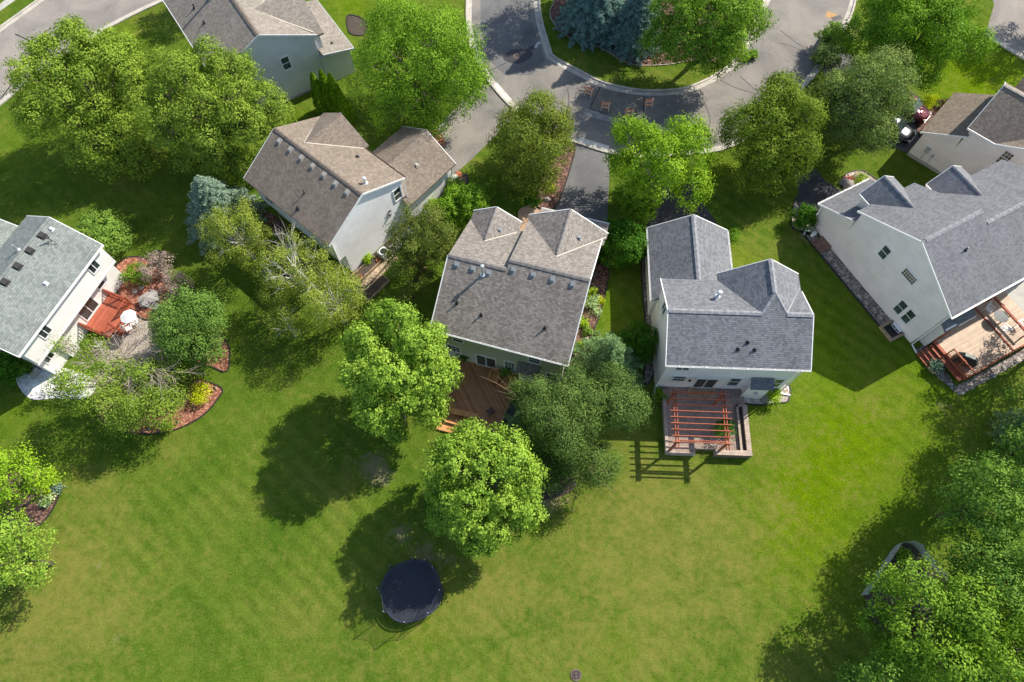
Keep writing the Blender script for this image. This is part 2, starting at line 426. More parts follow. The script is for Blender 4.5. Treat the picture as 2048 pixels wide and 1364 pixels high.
# ------------------------------------------------------------------ mesh builder
class MB:
    def __init__(s): s.v = []; s.f = []; s.uv = []
    def add(s, vs, fs, uvs=None):
        o = len(s.v); s.v += [tuple(map(float, p)) for p in vs]
        for i, f in enumerate(fs):
            s.f.append(tuple(o + k for k in f)); s.uv.append(uvs[i] if uvs else None)
        return s
    def box(s, x0, x1, y0, y1, z0, z1):
        x0, x1 = min(x0, x1), max(x0, x1); y0, y1 = min(y0, y1), max(y0, y1)
        vs = [(x, y, z) for z in (z0, z1) for y in (y0, y1) for x in (x0, x1)]
        return s.add(vs, [(0, 2, 3, 1), (4, 5, 7, 6), (0, 1, 5, 4), (2, 6, 7, 3), (0, 4, 6, 2), (1, 3, 7, 5)])
    def bar(s, a, b, w, h, up=(0, 0, 1)):
        a = Vector(a); b = Vector(b); d = (b - a).normalized(); up = Vector(up)
        if abs(d.dot(up)) > .98: up = Vector((1, 0, 0))
        sd_ = d.cross(up).normalized(); u2 = sd_.cross(d).normalized()
        vs = []
        for p in (a, b):
            for i, j in ((-1, -1), (1, -1), (1, 1), (-1, 1)): vs.append(p + sd_ * (i * w / 2) + u2 * (j * h / 2))
        return s.add(vs, [(0, 3, 2, 1), (4, 5, 6, 7), (0, 1, 5, 4), (1, 2, 6, 5), (2, 3, 7, 6), (3, 0, 4, 7)])
    def tube(s, pts, rs, n=8, cap=True):
        pts = [Vector(p) for p in pts]
        if not isinstance(rs, (list, tuple)): rs = [rs] * len(pts)
        o = len(s.v); ref = Vector((.3, .2, 1)).normalized()
        for i, p in enumerate(pts):
            d = (pts[min(i + 1, len(pts) - 1)] - pts[max(i - 1, 0)])
            d = d.normalized() if d.length > 1e-9 else Vector((0, 0, 1))
            x = d.cross(ref)
            if x.length < .05: x = d.cross(Vector((1, 0, 0)))
            x.normalize(); y = d.cross(x)
            for k in range(n):
                t = 2 * PI * k / n; s.v.append(tuple(p + (x * math.cos(t) + y * math.sin(t)) * rs[i]))
        for i in range(len(pts) - 1):
            for k in range(n):
                k2 = (k + 1) % n; s.f.append((o + i * n + k, o + (i + 1) * n + k, o + (i + 1) * n + k2, o + i * n + k2)); s.uv.append(None)
        if cap:
            s.f.append(tuple(o + k for k in range(n))); s.uv.append(None)
            e = o + (len(pts) - 1) * n; s.f.append(tuple(e + n - 1 - k for k in range(n))); s.uv.append(None)
        return s
    def cyl(s, x, y, z0, z1, r, n=16, r2=None): return s.tube([(x, y, z0), (x, y, z1)], [r, r if r2 is None else r2], n)
    def lathe(s, x, y, prof, n=20):
        o = len(s.v)
        for r, z in prof:
            for k in range(n): t = 2 * PI * k / n; s.v.append((x + r * math.cos(t), y + r * math.sin(t), z))
        for i in range(len(prof) - 1):
            for k in range(n):
                k2 = (k + 1) % n; s.f.append((o + i * n + k, o + i * n + k2, o + (i + 1) * n + k2, o + (i + 1) * n + k)); s.uv.append(None)
        return s
    def poly(s, pts, z0, z1):
        'vertical prism over a plan outline'
        A = sum(pts[i][0] * pts[(i + 1) % len(pts)][1] - pts[(i + 1) % len(pts)][0] * pts[i][1] for i in range(len(pts)))
        if A < 0: pts = pts[::-1]
        n = len(pts); vs = [(p[0], p[1], z1) for p in pts] + [(p[0], p[1], z0) for p in pts]
        return s.add(vs, [tuple(range(n))] + [tuple(range(2 * n - 1, n - 1, -1))] + [(i, i + n, (i + 1) % n + n, (i + 1) % n) for i in range(n)])
    def sheet(s, pts, z):
        A = sum(pts[i][0] * pts[(i + 1) % len(pts)][1] - pts[(i + 1) % len(pts)][0] * pts[i][1] for i in range(len(pts)))
        if A < 0: pts = pts[::-1]
        return s.add([(p[0], p[1], z) for p in pts], [tuple(range(len(pts)))])
    def slab(s, pts, t=.15):
        'sloping roof slab, outline given on its top face; the UV runs along the eave and up the slope in metres'
        P_ = [Vector(p) for p in pts]; nrm = Vector((0, 0, 0)); n = len(P_)
        for i in range(n): nrm += P_[i].cross(P_[(i + 1) % n])
        if nrm.z < 0: P_ = P_[::-1]; nrm = -nrm
        nrm.normalize(); e = Vector((0, 0, 1)).cross(nrm)
        e = Vector((1, 0, 0)) if e.length < 1e-4 else e.normalized(); g = nrm.cross(e)
        uv = [(p.dot(e), p.dot(g)) for p in P_]
        vs = P_ + [p - Vector((0, 0, t)) for p in P_]
        fs = [tuple(range(n)), tuple(range(2 * n - 1, n - 1, -1))] + [(i, i + n, (i + 1) % n + n, (i + 1) % n) for i in range(n)]
        uvs = [uv, uv[::-1]] + [[uv[i], (uv[i][0], uv[i][1] - .1), (uv[(i + 1) % n][0], uv[(i + 1) % n][1] - .1), uv[(i + 1) % n]] for i in range(n)]
        return s.add(vs, fs, uvs)
    def build(s, name, mat, parent=None, smooth=False, loc=None):
        me = bpy.data.meshes.new(name); me.from_pydata(s.v, [], s.f)
        if any(s.uv):
            ul = me.uv_layers.new(name='UVMap'); k = 0
            for f, u in zip(s.f, s.uv):
                for j in range(len(f)):
                    if u: ul.data[k].uv = u[j]
                    k += 1
        me.materials.append(mat)
        if smooth:
            for p in me.polygons: p.use_smooth = True
        o = bpy.data.objects.new(name, me); COL.objects.link(o)
        if parent is not None: o.parent = parent
        if loc: o.location = loc
        return o

def tag(o, label=None, cat=None, group=None, kind=None):
    if label: o['label'] = label
    if cat: o['category'] = cat
    if group: o['group'] = group
    if kind: o['kind'] = kind
    return o
def thing(name, label, cat, loc=(0, 0, 0), rz=0.0, group=None):
    o = bpy.data.objects.new(name, None); COL.objects.link(o); o.empty_display_size = .3
    o.location = loc; o.rotation_euler = (0, 0, rz)
    return tag(o, label, cat, group)
def dup(root, loc, rz, label=None, group=None):
    r = root.copy(); COL.objects.link(r); r.location = loc; r.rotation_euler = (0, 0, rz)
    if label: r['label'] = label
    if group: r['group'] = group
    for ch in list(root.children):
        c = ch.copy(); COL.objects.link(c); c.parent = r
        for g in list(ch.children):
            d = g.copy(); COL.objects.link(d); d.parent = c
    return r
def struct(o): o['kind'] = 'structure'; return o

# ------------------------------------------------------------------ ground, roads, beds
def smooth(pts, n=6, closed=False):
    out = []; m = len(pts)
    rng = range(m) if closed else range(m - 1)
    for i in rng:
        p0 = pts[(i - 1) % m] if closed or i > 0 else pts[i]
        p1 = pts[i]; p2 = pts[(i + 1) % m]
        p3 = pts[(i + 2) % m] if closed or i + 2 < m else p2
        for k in range(n):
            t = k / n
            out.append(tuple(.5 * (2 * p1[j] + (p2[j] - p0[j]) * t + (2 * p0[j] - 5 * p1[j] + 4 * p2[j] - p3[j]) * t * t + (3 * p1[j] - p0[j] - 3 * p2[j] + p3[j]) * t ** 3) for j in (0, 1)))
    if not closed: out.append(pts[-1])
    return out
def PP(l, h=0.0): return [P(x, y, h) for x, y in l]
def offset(pts, d, closed=False):
    out = []; n = len(pts)
    for i in range(n):
        a = Vector(pts[(i - 1) % n] if closed or i > 0 else pts[i]); b = Vector(pts[(i + 1) % n] if closed or i < n - 1 else pts[i])
        t = (b - a).normalized(); out.append((pts[i][0] - t.y * d, pts[i][1] + t.x * d))
    return out
def strip(mb, a, b, z0, z1, gaps=None):
    'raised strip between two parallel plan lines, cut into blocks by open joints'
    n = len(a); vs = []
    for i in range(n): vs += [(*a[i], z1), (*b[i], z1), (*a[i], z0), (*b[i], z0)]
    fs = []
    for i in range(n - 1):
        o = 4 * i; p = o + 4
        fs += [(o, p, p + 1, o + 1), (o + 2, p + 2, p, o), (o + 1, p + 1, p + 3, o + 3)]
    fs += [(0, 1, 3, 2), (4 * n - 4, 4 * n - 2, 4 * n - 1, 4 * n - 3)]
    mb.add(vs, fs)
def densify(pts, step):
    out = [pts[0]]
    for a, b in zip(pts, pts[1:]):
        L = math.dist(a, b); k = max(1, int(L / step))
        for i in range(1, k + 1): out.append((a[0] + (b[0] - a[0]) * i / k, a[1] + (b[1] - a[1]) * i / k))
    return out
def kerb(pts, side, name='kerb', gw=.42, kw=.20, mat='concrete'):
    'gutter pan plus raised kerb, side=+1 puts the kerb to the left of the line of travel; real expansion joints every 3 m'
    mb = MB(); pts = densify(pts, .5)
    st = 6; i = 0
    while i < len(pts) - 1:
        seg = [list(p) for p in pts[i:i + st + 1]]
        if len(seg) >= 2:
            a = Vector(seg[0]); b = Vector(seg[1]); d = (b - a).normalized() * .012
            seg[0] = (seg[0][0] + d.x, seg[0][1] + d.y)
            c1 = offset(seg, side * gw); c2 = offset(seg, side * (gw + kw))
            if side > 0: strip(mb, c1, seg, -.02, .022); strip(mb, c2, c1, -.02, .125)
            else: strip(mb, seg, c1, -.02, .022); strip(mb, c1, c2, -.02, .125)
        i += st
    return struct(mb.build(name, M[mat]))

# lawn sheet
xs = np.concatenate([[-700, -300, -150, -95], np.arange(-72, 72.1, .6), [95, 150, 300, 700]])
ys = np.concatenate([[-700, -300, -100, -40], np.arange(-14, 76.1, .6), [90, 150, 300, 900]])
gx, gy = np.meshgrid(xs, ys)
dry = np.zeros(gx.shape) + .18; lush = np.zeros(gx.shape); bare = np.zeros(gx.shape)
def blob(arr, px, py, rpx, amp, asp=1.0, ang=0.0):
    x, y = P(px, py); r = rpx * scale_at(px, py, 0)
    dx, dy = gx - x, gy - y; c, s_ = math.cos(R(ang)), math.sin(R(ang))
    u = dx * c + dy * s_; v = (-dx * s_ + dy * c) * asp
    arr += amp * np.exp(-(u * u + v * v) / (2 * (r * .6) ** 2))
for q in [(120, 1180, 170, .75), (250, 1230, 90, .5), (60, 1300, 160, .7), (120, 1050, 120, .5), (230, 1010, 60, .35), (620, 1290, 120, .3), (1300, 1080, 230, .75), (1150, 1250, 220, .55), (1450, 1050, 160, .5),
          (1480, 1250, 170, .3), (1560, 900, 70, .55), (1230, 1010, 80, .5), (980, 1180, 60, .6), (850, 1330, 150, .45), (1020, 1200, 60, .5), (1500, 490, 70, .5), (1600, 470, 40, .6), (1740, 800, 60, .5), (640, 200, 40, .5),
          (1900, 830, 40, .6), (1290, 950, 60, .4), (1190, 160, 120, .4), (1350, 160, 90, .4), (280, 65, 20, .7), (930, 1120, 120, .5), (700, 950, 60, .5), (1700, 1150, 60, .3), (1560, 1000, 40, .7), (1630, 860, 30, .5)]:
    blob(dry, *q[:3], q[3] * .9)
for q in [(1950, 160, 160, 1.0), (1700, 880, 170, .95), (1600, 1080, 150, .6), (1640, 640, 110, .5), (1480, 530, 60, .5), (1580, 980, 120, .4), (1850, 760, 120, .4), (60, 300, 120, .25), (1440, 340, 50, .5), (1210, 620, 60, .5), (620, 240, 60, .3), (700, 10, 60, .7), (20, 830, 60, .35), (1230, 1290, 60, .3), (250, 80, 60, .5), (840, 1260, 70, .35)]:
    blob(lush, *q)
for q in [(745, 930, 42, 1.0), (770, 960, 25, .8), (800, 1065, 30, 1.0), (850, 1105, 34, .9), (905, 1120, 26, .6), (1120, 990, 60, .6), (1090, 1010, 26, .7), (1610, 475, 22, .9), (195, 1130, 16, .8), (232, 1280, 16, .9), (70, 1290, 24, .6), (1530, 1000, 18, .6),
          (980, 1190, 16, .6), (1010, 1225, 12, .5), (300, 62, 12, .6), (1740, 805, 12, .5), (1790, 1000, 0.1, 0), (1500, 340, 30, .5), (860, 1150, 40, .4), (650, 620, 30, .5), (1885, 810, 26, .7), (540, 470, 40, .5), (1030, 1080, 25, .5), (1690, 60, 50, .8), (1560, 820, 14, .7)]:
    blob(bare, *q)
nv = gx.size; ny, nx = gx.shape
me = bpy.data.meshes.new('ground')
idx = np.arange(nv).reshape(ny, nx)
quads = np.stack([idx[:-1, :-1], idx[:-1, 1:], idx[1:, 1:], idx[1:, :-1]], -1).reshape(-1, 4)
def fast_mesh(me, co, quads):
    me.vertices.add(len(co)); me.vertices.foreach_set('co', co.astype(np.float32).ravel())
    me.loops.add(quads.size); me.loops.foreach_set('vertex_index', quads.astype(np.int32).ravel())
    me.polygons.add(len(quads)); me.polygons.foreach_set('loop_start', np.arange(0, quads.size, quads.shape[1], dtype=np.int32))
    me.update(calc_edges=True)
fast_mesh(me, np.stack([gx.ravel(), gy.ravel(), np.zeros(nv)], 1), quads)
for nm, arr in (('dry', dry), ('lush', lush), ('bare', bare)):
    a = me.attributes.new(nm, 'FLOAT', 'POINT'); a.data.foreach_set('value', np.clip(arr, 0, 1.3).astype(np.float32).ravel())
me.materials.append(M['grass'])
ground = bpy.data.objects.new('ground', me); COL.objects.link(ground); struct(ground)

# street at the upper left
sa_in = smooth(PP([(-120, 285), (-10, 208), (85, 134), (200, 58), (330, -6), (480, -60)]), 8)
sa_out = smooth(PP([(-120, 148), (-10, 72), (82, 6), (120, -20), (330, -140)]), 8)
mb = MB(); mb.sheet(sa_in + sa_out[::-1], .006); struct(mb.build('road', M['asphalt_a']))
kerb(sa_in, -1); kerb(sa_out, 1)
mb = MB(); mb.sheet(PP([(-60, 60), (-60, 10), (0, 8), (34, -20), (60, -20), (0, 22)]), .008); struct(mb.build('pavement', M['slab']))

# loop road around the island
west = smooth(PP([(948, -60), (944, 0), (945, 60), (956, 105), (973, 138), (994, 168), (1022, 200), (1065, 240), (1110, 262), (1159, 278), (1219, 297), (1290, 306), (1370, 300), (1452, 287), (1530, 240), (1590, 178), (1634, 128), (1664, 78), (1694, 22), (1712, -60)]), 6)
isl = smooth(PP([(1066, -60), (1067, 0), (1069, 25), (1074, 52), (1082, 80), (1093, 116)]), 5)[:-1] + smooth(PP([(1093, 116), (1120, 133), (1149, 148), (1197, 172), (1240, 184), (1286, 191), (1330, 191), (1374, 186), (1412, 172), (1444, 154), (1478, 126), (1500, 90), (1526, 31), (1541, 0), (1560, -60)]), 5)
mb = MB(); mb.sheet(west + isl[::-1], .006); struct(mb.build('road', M['asphalt']))
kerb(west, -1); kerb(isl, 1, gw=.5)
# darker asphalt sheet over the western arm of the loop
mb = MB(); mb.sheet(PP([(960, -40), (1060, -40), (1062, 40), (1078, 88), (1090, 120), (1064, 150), (1010, 150), (985, 128), (962, 60)]), .010); struct(mb.build('road_patch', M['asphalt_d']))
# excavated square
mb = MB(); mb.sheet(PP([(1200, 175), (1286, 194), (1284, 230), (1264, 243), (1222, 232), (1179, 217)]), .014); struct(mb.build('road_trench', M['rough_patch']))
mb = MB(); a = PP([(1200, 174), (1178, 216)]); strip(mb, offset(a, .1), a, 0, .018); a = PP([(1287, 193), (1285, 236)]); strip(mb, offset(a, .12), a, 0, .018); a = PP([(1179, 218), (1222, 233), (1263, 244)]); strip(mb, offset(a, .09), a, 0, .018); struct(mb.build('road_cut', M['tar']))
mb = MB(); a = smooth(PP([(1168, 226), (1222, 240), (1258, 252)]), 5); strip(mb, offset(a, .55), offset(a, -.25), 0, .012); struct(mb.build('road_patch', plain('pale_dust', (.25, .24, .225), .9, var=.4, sc=2))
       )
# tarred ring round the manhole and the tar seam
mb = MB(); c = P(1036, 112); ring = [(c[0] + 1.15 * (1 + .08 * math.sin(2 * t + 1)) * math.cos(t) * 1.2, c[1] + .95 * (1 + .06 * math.sin(3 * t)) * math.sin(t) + .18 * math.cos(t)) for t in [i * PI / 20 for i in range(40)]]
mb.sheet(ring, .016); a = smooth(PP([(1046, 106), (1068, 93), (1078, 87)]), 4); strip(mb, offset(a, .2), offset(a, -.2), 0, .015)
a = PP([(1012, 126), (976, 143)]); strip(mb, offset(a, .04), offset(a, -.04), 0, .015); struct(mb.build('road_seam', M['tar']))
mb = MB(); c = P(1090, 91); a = smooth(PP([(1071, 96), (1076, 88), (1082, 85)]), 4); strip(mb, offset(a, .18), offset(a, -.12), 0, .019); struct(mb.build('road_patch', concrete('fresh_cement', (.5, .5, .48))))
# tar crack lines across the road
mb = MB()
for l in ([(1135, 178), (1138, 200), (1133, 225)], [(1480, 152), (1500, 170), (1530, 200)], [(1440, 160), (1470, 175), (1510, 187)], [(1405, 195), (1420, 240), (1410, 280)], [(1560, 60), (1600, 90), (1640, 108)], [(1560, 86), (1590, 95), (1615, 112)]):
    a = smooth(PP(l), 5); strip(mb, offset(a, .035), offset(a, -.035), 0, .014)
for l in ([(30, 68), (75, 88), (110, 100)], [(0, 200), (40, 150), (80, 130)]):
    a = smooth(PP(l), 5); strip(mb, offset(a, .06), offset(a, -.06), 0, .014)
struct(mb.build('road_seam', M['tar']))
mb = MB(); mb.sheet(PP([(1655, 22), (1676, 30), (1669, 40), (1650, 33)]), .012); struct(mb.build('road_patch', plain('rust_stain', (.42, .24, .10), .9, var=.3, sc=8)))
# street at the far right
rr = smooth(PP([(1935, -60), (1984, 12), (1962, 50), (1970, 64), (2050, 112), (2160, 180)]), 4)
rr = PP([(1970, -70), (1988, 10), (1972, 66), (2050, 112), (2160, 178), (2300, 120), (2300, -70)])
mb = MB(); mb.sheet(rr, .006); struct(mb.build('road', M['asphalt_a']))
kerb(smooth(PP([(1972, 66), (2050, 112), (2160, 178)]), 5), -1)

# driveways
mb = MB(); mb.sheet(PP([(905, 352), (940, 322), (978, 284), (1030, 232), (1022, 204), (992, 172), (966, 168), (925, 200), (880, 250), (850, 285)]), .010); struct(mb.build('driveway', M['asphalt']))
mb = MB(); mb.sheet(PP([(1154, 282), (1221, 300), (1213, 470), (1100, 460), (1112, 417)]), .010); struct(mb.build('driveway', M['asphalt_d']))
mb = MB(); mb.sheet(PP([(1288, 310), (1385, 306), (1402, 400), (1450, 470), (1290, 480), (1300, 400)]), .010); struct(mb.build('driveway', M['asphalt_k']))
mb = MB(); mb.sheet(PP([(1560, 215), (1625, 205), (1625, 330), (1650, 362), (1684, 382), (1700, 420), (1640, 440), (1587, 402), (1598, 385), (1575, 300)]), .010); struct(mb.build('driveway', M['asphalt_k']))
mb = MB(); mb.sheet(PP([(1636, 130), (1664, 84), (1760, 150), (1850, 215), (1880, 250), (1812, 305), (1720, 260)]), .012); struct(mb.build('driveway', M['asphalt_d']))
# kerb apron strips across the drive mouths
mb = MB(); a = PP([(1158, 276), (1218, 294)]); strip(mb, offset(a, .1), offset(a, -.55), 0, .03)
a = PP([(992, 166), (1022, 200)]); strip(mb, offset(a, .1), offset(a, -.6), 0, .03); struct(mb.build('driveway_apron', M['concrete_l']))
# walks and slabs
mb = MB(); mb.sheet(smooth(PP([(1040, 470), (1036, 425), (1052, 412), (1078, 404), (1100, 410), (1106, 424), (1078, 436), (1062, 470)]), 3), .012)
struct(mb.build('path', pavers('path_pavers', (.42, .27, .17), (.52, .36, .24), (.2, .14, .1), .5, .5)))
mb = MB(); mb.sheet(PP([(1983, 568), (2075, 500), (2160, 620), (2080, 700)]), .012); struct(mb.build('patio', M['slab']))
mb = MB(); mb.sheet(smooth(PP([(236, 640), (262, 600), (310, 590), (345, 612), (340, 720), (300, 790), (200, 760), (180, 720)]), 4), .012); struct(mb.build('patio', speckle('patio_gravel', [(0, (.20, .165, .13)), (.6, (.31, .265, .22)), (1, (.45, .4, .35))], 12, .5, .02)))
mb = MB(); mb.sheet(PP([(1190, 576), (1210, 580), (1206, 610), (1180, 604)]), .014); struct(mb.build('path', M['concrete_l']))

def bed(pxs, mat, edge=True, n=5, z=.03, name='bed', closed=True, ew=.1, em='edging'):
    w = smooth(PP(pxs), n, True) if n > 1 else PP(pxs)
    mb = MB(); mb.sheet(w, z); o = struct(mb.build(name, M[mat]))
    if edge:
        mb = MB(); q = w + [w[0]]; strip(mb, offset(q, ew / 2), offset(q, -ew / 2), -.01, z + .05); struct(mb.build('bed_edging', M[em]))
    return o
bed([(443, 776), (434, 800), (405, 832), (355, 858), (300, 868), (240, 862), (205, 840), (190, 800), (230, 770), (300, 745), (352, 742), (390, 755)], 'red_mulch')
bed([(458, 692), (455, 742), (424, 734), (380, 720), (400, 690), (430, 665)], 'red_mulch', n=3)
bed([(245, 520), (285, 515), (330, 545), (345, 600), (300, 640), (262, 620), (240, 590), (225, 550)], 'red_mulch')
bed([(33, 760), (60, 742), (120, 735), (190, 760), (175, 795), (110, 797), (60, 797)], 'rock_w', name='gravel_bed', edge=False)
bed([(88, 940), (122, 972), (98, 1030), (62, 1060), (20, 1060), (10, 960), (40, 930)], 'dark_mulch')
bed([(1192, 530), (1217, 540), (1205, 610), (1185, 670), (1165, 740), (1120, 760), (1140, 700), (1165, 600)], 'dark_mulch', n=4)
bed([(1283, 510), (1300, 510), (1308, 600), (1315, 700), (1302, 760), (1288, 760), (1294, 680), (1286, 600)], 'rock', name='gravel_bed', n=4)
bed([(1505, 790), (1520, 775), (1575, 768), (1577, 800), (1560, 806), (1520, 810), (1485, 806), (1478, 795)], 'rock_l', name='gravel_bed', n=4)
bed([(1583, 440), (1590, 400), (1604, 418), (1640, 425), (1650, 460), (1618, 470), (1598, 462), (1584, 455)], 'rock_l', name='gravel_bed', n=4)
bed([(1683, 372), (1690, 350), (1720, 341), (1742, 352), (1755, 368), (1720, 400), (1700, 398)], 'rock_l', name='gravel_bed', n=4)
bed([(1832, 250), (1850, 215), (1880, 215), (1895, 235), (1880, 262), (1850, 285)], 'dark_mulch', n=4)
bed([(1120, 300), (1150, 288), (1140, 340), (1112, 412), (1085, 420), (1070, 400), (1090, 350)], 'dark_mulch', n=4)
bed([(1100, 30), (1118, 60), (1150, 80), (1200, 95), (1260, 128), (1330, 130), (1400, 120), (1460, 128), (1490, 90), (1510, 20), (1500, -60), (1120, -60), (1108, 0)], 'dark_mulch', n=5, em='edging_c')
bed([(695, 32), (722, 36), (735, 50), (728, 70), (700, 66)], 'soil', n=4)
bed([(700, 548), (760, 500), (860, 400), (910, 360), (935, 350), (925, 385), (850, 440), (790, 510), (730, 575)], 'soil', n=4)
bed([(1000, 965), (1090, 955), (1150, 960), (1140, 985), (1080, 1000), (1010, 985)], 'soil', n=4, edge=False)
bed([(500, 400), (560, 440), (590, 470), (560, 480), (500, 430), (470, 410)], 'dark_mulch', n=3, edge=False)
bed([(1728, 1190), (1796, 1090), (1832, 1096), (1890, 1150), (1960, 1230), (1860, 1300), (1760, 1260)], 'soil', n=2, edge=False)
bed([(840, 270), (875, 260), (890, 290), (860, 300)], 'red_mulch', n=3, edge=False)

# ------------------------------------------------------------------ houses
class House:
    'local frame: x along the back eave, y from the back to the street front'
    def __init__(s, x, y, ang, label, name='house'):
        s.e = thing(name, label, 'house', (x, y, 0), R(ang)); s.roofm = MB(); s.wallm = MB(); s.a = R(ang); s.o = (x, y)
    def loc(s, px, py, h=0.0):
        g = P(px, py, h); dx, dy = g[0] - s.o[0], g[1] - s.o[1]; c, n = math.cos(s.a), math.sin(s.a)
        return (dx * c + dy * n, -dx * n + dy * c)
    def world(s, u, v, z=0.0):
        c, n = math.cos(s.a), math.sin(s.a); return (s.o[0] + u * c - v * n, s.o[1] + u * n + v * c, z)
    def part(s, name, mb, mat, parent=None, smooth=False): return mb.build(name, M[mat] if isinstance(mat, str) else mat, parent or s.e, smooth)
    def gable_v(s, u0, u1, v0, v1, he, ridge_u, hr, ve=None, t=.16):
        'ridge runs front to back; ve: where the eave ends when the back runs out along a valley'
        ve = v0 if ve is None else ve
        s.roofm.slab([(u0, ve, he), (ridge_u, v0, hr), (ridge_u, v1, hr), (u0, v1, he)], t)
        s.roofm.slab([(ridge_u, v0, hr), (u1, ve, he), (u1, v1, he), (ridge_u, v1, hr)], t)
    def gable_u(s, u0, u1, v0, v1, he, ridge_v, hr, t=.16, hb=None):
        s.roofm.slab([(u0, v0, he if hb is None else hb), (u1, v0, he if hb is None else hb), (u1, ridge_v, hr), (u0, ridge_v, hr)], t)
        s.roofm.slab([(u0, ridge_v, hr), (u1, ridge_v, hr), (u1, v1, he), (u0, v1, he)], t)
    def wall_u(s, u0, u1, v0, v1, z0, he, rv, hr):
        'wall block with gables at its u ends; he/hr are wall heights at eave and apex'
        pr = [(v0, z0), (v1, z0), (v1, he), (rv, hr), (v0, he)]
        vs = [(u0, a, b) for a, b in pr] + [(u1, a, b) for a, b in pr]
        s.wallm.add(vs, [(4, 3, 2, 1, 0), (5, 6, 7, 8, 9)] + [(i, (i + 1) % 5, (i + 1) % 5 + 5, i + 5) for i in range(5)])
    def wall_v(s, u0, u1, v0, v1, z0, he, ru, hr):
        pr = [(u0, z0), (u1, z0), (u1, he), (ru, hr), (u0, he)]
        vs = [(a, v0, b) for a, b in pr] + [(a, v1, b) for a, b in pr]
        s.wallm.add(vs, [(0, 1, 2, 3, 4), (9, 8, 7, 6, 5)] + [(i + 5, (i + 1) % 5 + 5, (i + 1) % 5, i) for i in range(5)])
    def done(s, rm, wm):
        s.wall = s.part('wall', s.wallm, wm); s.roof = s.part('roof', s.roofm, rm)
    def window(s, axis, c, a0, a1, z0, z1, out=-1, kind='double', glass='glass', name='window', grid=None, fr=.08):
        '''axis 'v': wall plane v=c, a is u; axis 'u': wall plane u=c, a is v; out is the outward sign'''
        def bx(mb, p0, p1, q0, q1, d0, d1):
            if axis == 'v': mb.box(p0, p1, c + out * d0, c + out * d1, q0, q1)
            else: mb.box(c + out * d0, c + out * d1, p0, p1, q0, q1)
        mb = MB(); bx(mb, a0, a1, z0, z1, .003, .02); w = s.part(name, mb, glass)
        f = MB()
        bx(f, a0 - fr, a0, z0 - fr, z1 + fr, -.02, .06); bx(f, a1, a1 + fr, z0 - fr, z1 + fr, -.02, .06)
        bx(f, a0, a1, z1, z1 + fr, -.02, .058); bx(f, a0, a1, z0 - fr, z0, -.02, .075)
        m = (a0 + a1) / 2; zm = (z0 + z1) / 2; k = .025
        if kind == 'double': bx(f, a0, a1, zm - k, zm + k, .015, .045)
        if kind == 'slide': bx(f, m - .035, m + .035, z0, z1, .015, .045)
        if kind == 'grid':
            nx_, ny_ = grid
            for i in range(1, nx_): q = a0 + (a1 - a0) * i / nx_; bx(f, q - .013, q + .013, z0, z1, .017, .032)
            for j in range(1, ny_): q = z0 + (z1 - z0) * j / ny_; bx(f, a0, a1, q - (.03 if j * 2 == ny_ else .013), q + (.03 if j * 2 == ny_ else .013), .018, .034)
        s.part(name + '_frame', f, 'white', w)
        return w
    def gutter(s, u0, v0, u1, v1, h, out, mat='white_g', hangers=True):
        d = Vector((u1 - u0, v1 - v0, 0)).normalized(); n_ = Vector((out[0], out[1], 0)) * .065
        mb = MB(); a = Vector((u0, v0, h - .08)) + n_; b = Vector((u1, v1, h - .08)) + n_
        o = n_.normalized() * .055
        mb.bar(a + o, b + o, .014, .12); mb.bar(a - o * .9 , b - o * .9, .012, .13); mb.bar(a - Vector((0, 0, .06)), b - Vector((0, 0, .06)), .11, .012)
        L = (b - a).length; k = 1
        while hangers and k * .95 < L:
            p = a + d * (k * .95); mb.bar(p - o + Vector((0, 0, .075)), p + o + Vector((0, 0, .075)), .045, .02); k += 1
        return s.part('gutter', mb, mat)
    def downspout(s, u, v, h, kick, mat='white_g'):
        mb = MB(); mb.bar((u, v, h), (u, v, .22), .09, .07, (kick[0] + .001, kick[1], 0)); mb.bar((u, v, .2), (u + kick[0], v + kick[1], .08), .1, .07)
        return s.part('downspout', mb, mat)
    def cap(s, segs, mat, w=.3):
        for a, b in segs:
            mb = MB(); a = Vector(a); b = Vector(b); L = (b - a).length; k = max(1, int(L / .3)); d = (b - a).normalized()
            sd_ = d.cross(Vector((0, 0, 1))).normalized() * (w / 2); vs = []; fs = []
            for i in range(k + 1):
                p = a + (b - a) * (i / k); up = Vector((0, 0, .035 + .02 * (i % 2))); dr = Vector((0, 0, -.075)); vs += [p + up, p + sd_ + dr + up, p - sd_ + dr + up, p + dr]
            for i in range(k): o = 4 * i; q = o + 4; fs += [(o, o + 1, q + 1, q), (o + 2, o, q, q + 2), (o + 1, o + 3, q + 3, q + 1), (o + 3, o + 2, q + 2, q + 3)]
            fs += [(0, 2, 3, 1), (4 * k, 4 * k + 1, 4 * k + 3, 4 * k + 2)]
            mb.add(vs, fs); s.part('ridge_cap', mb, mat, s.roof)
    def valley(s, segs, mat='valley_w', w=.09):
        for a, b in segs: s.part('valley_flashing', MB().bar(Vector(a), Vector(b), w, .05), mat, s.roof)
    def fascia(s, segs, mat='white', h=.17, w=.05):
        for a, b in segs: s.part('fascia', MB().bar(Vector(a) - Vector((0, 0, .095)), Vector(b) - Vector((0, 0, .095)), w, h), mat, s.roof)
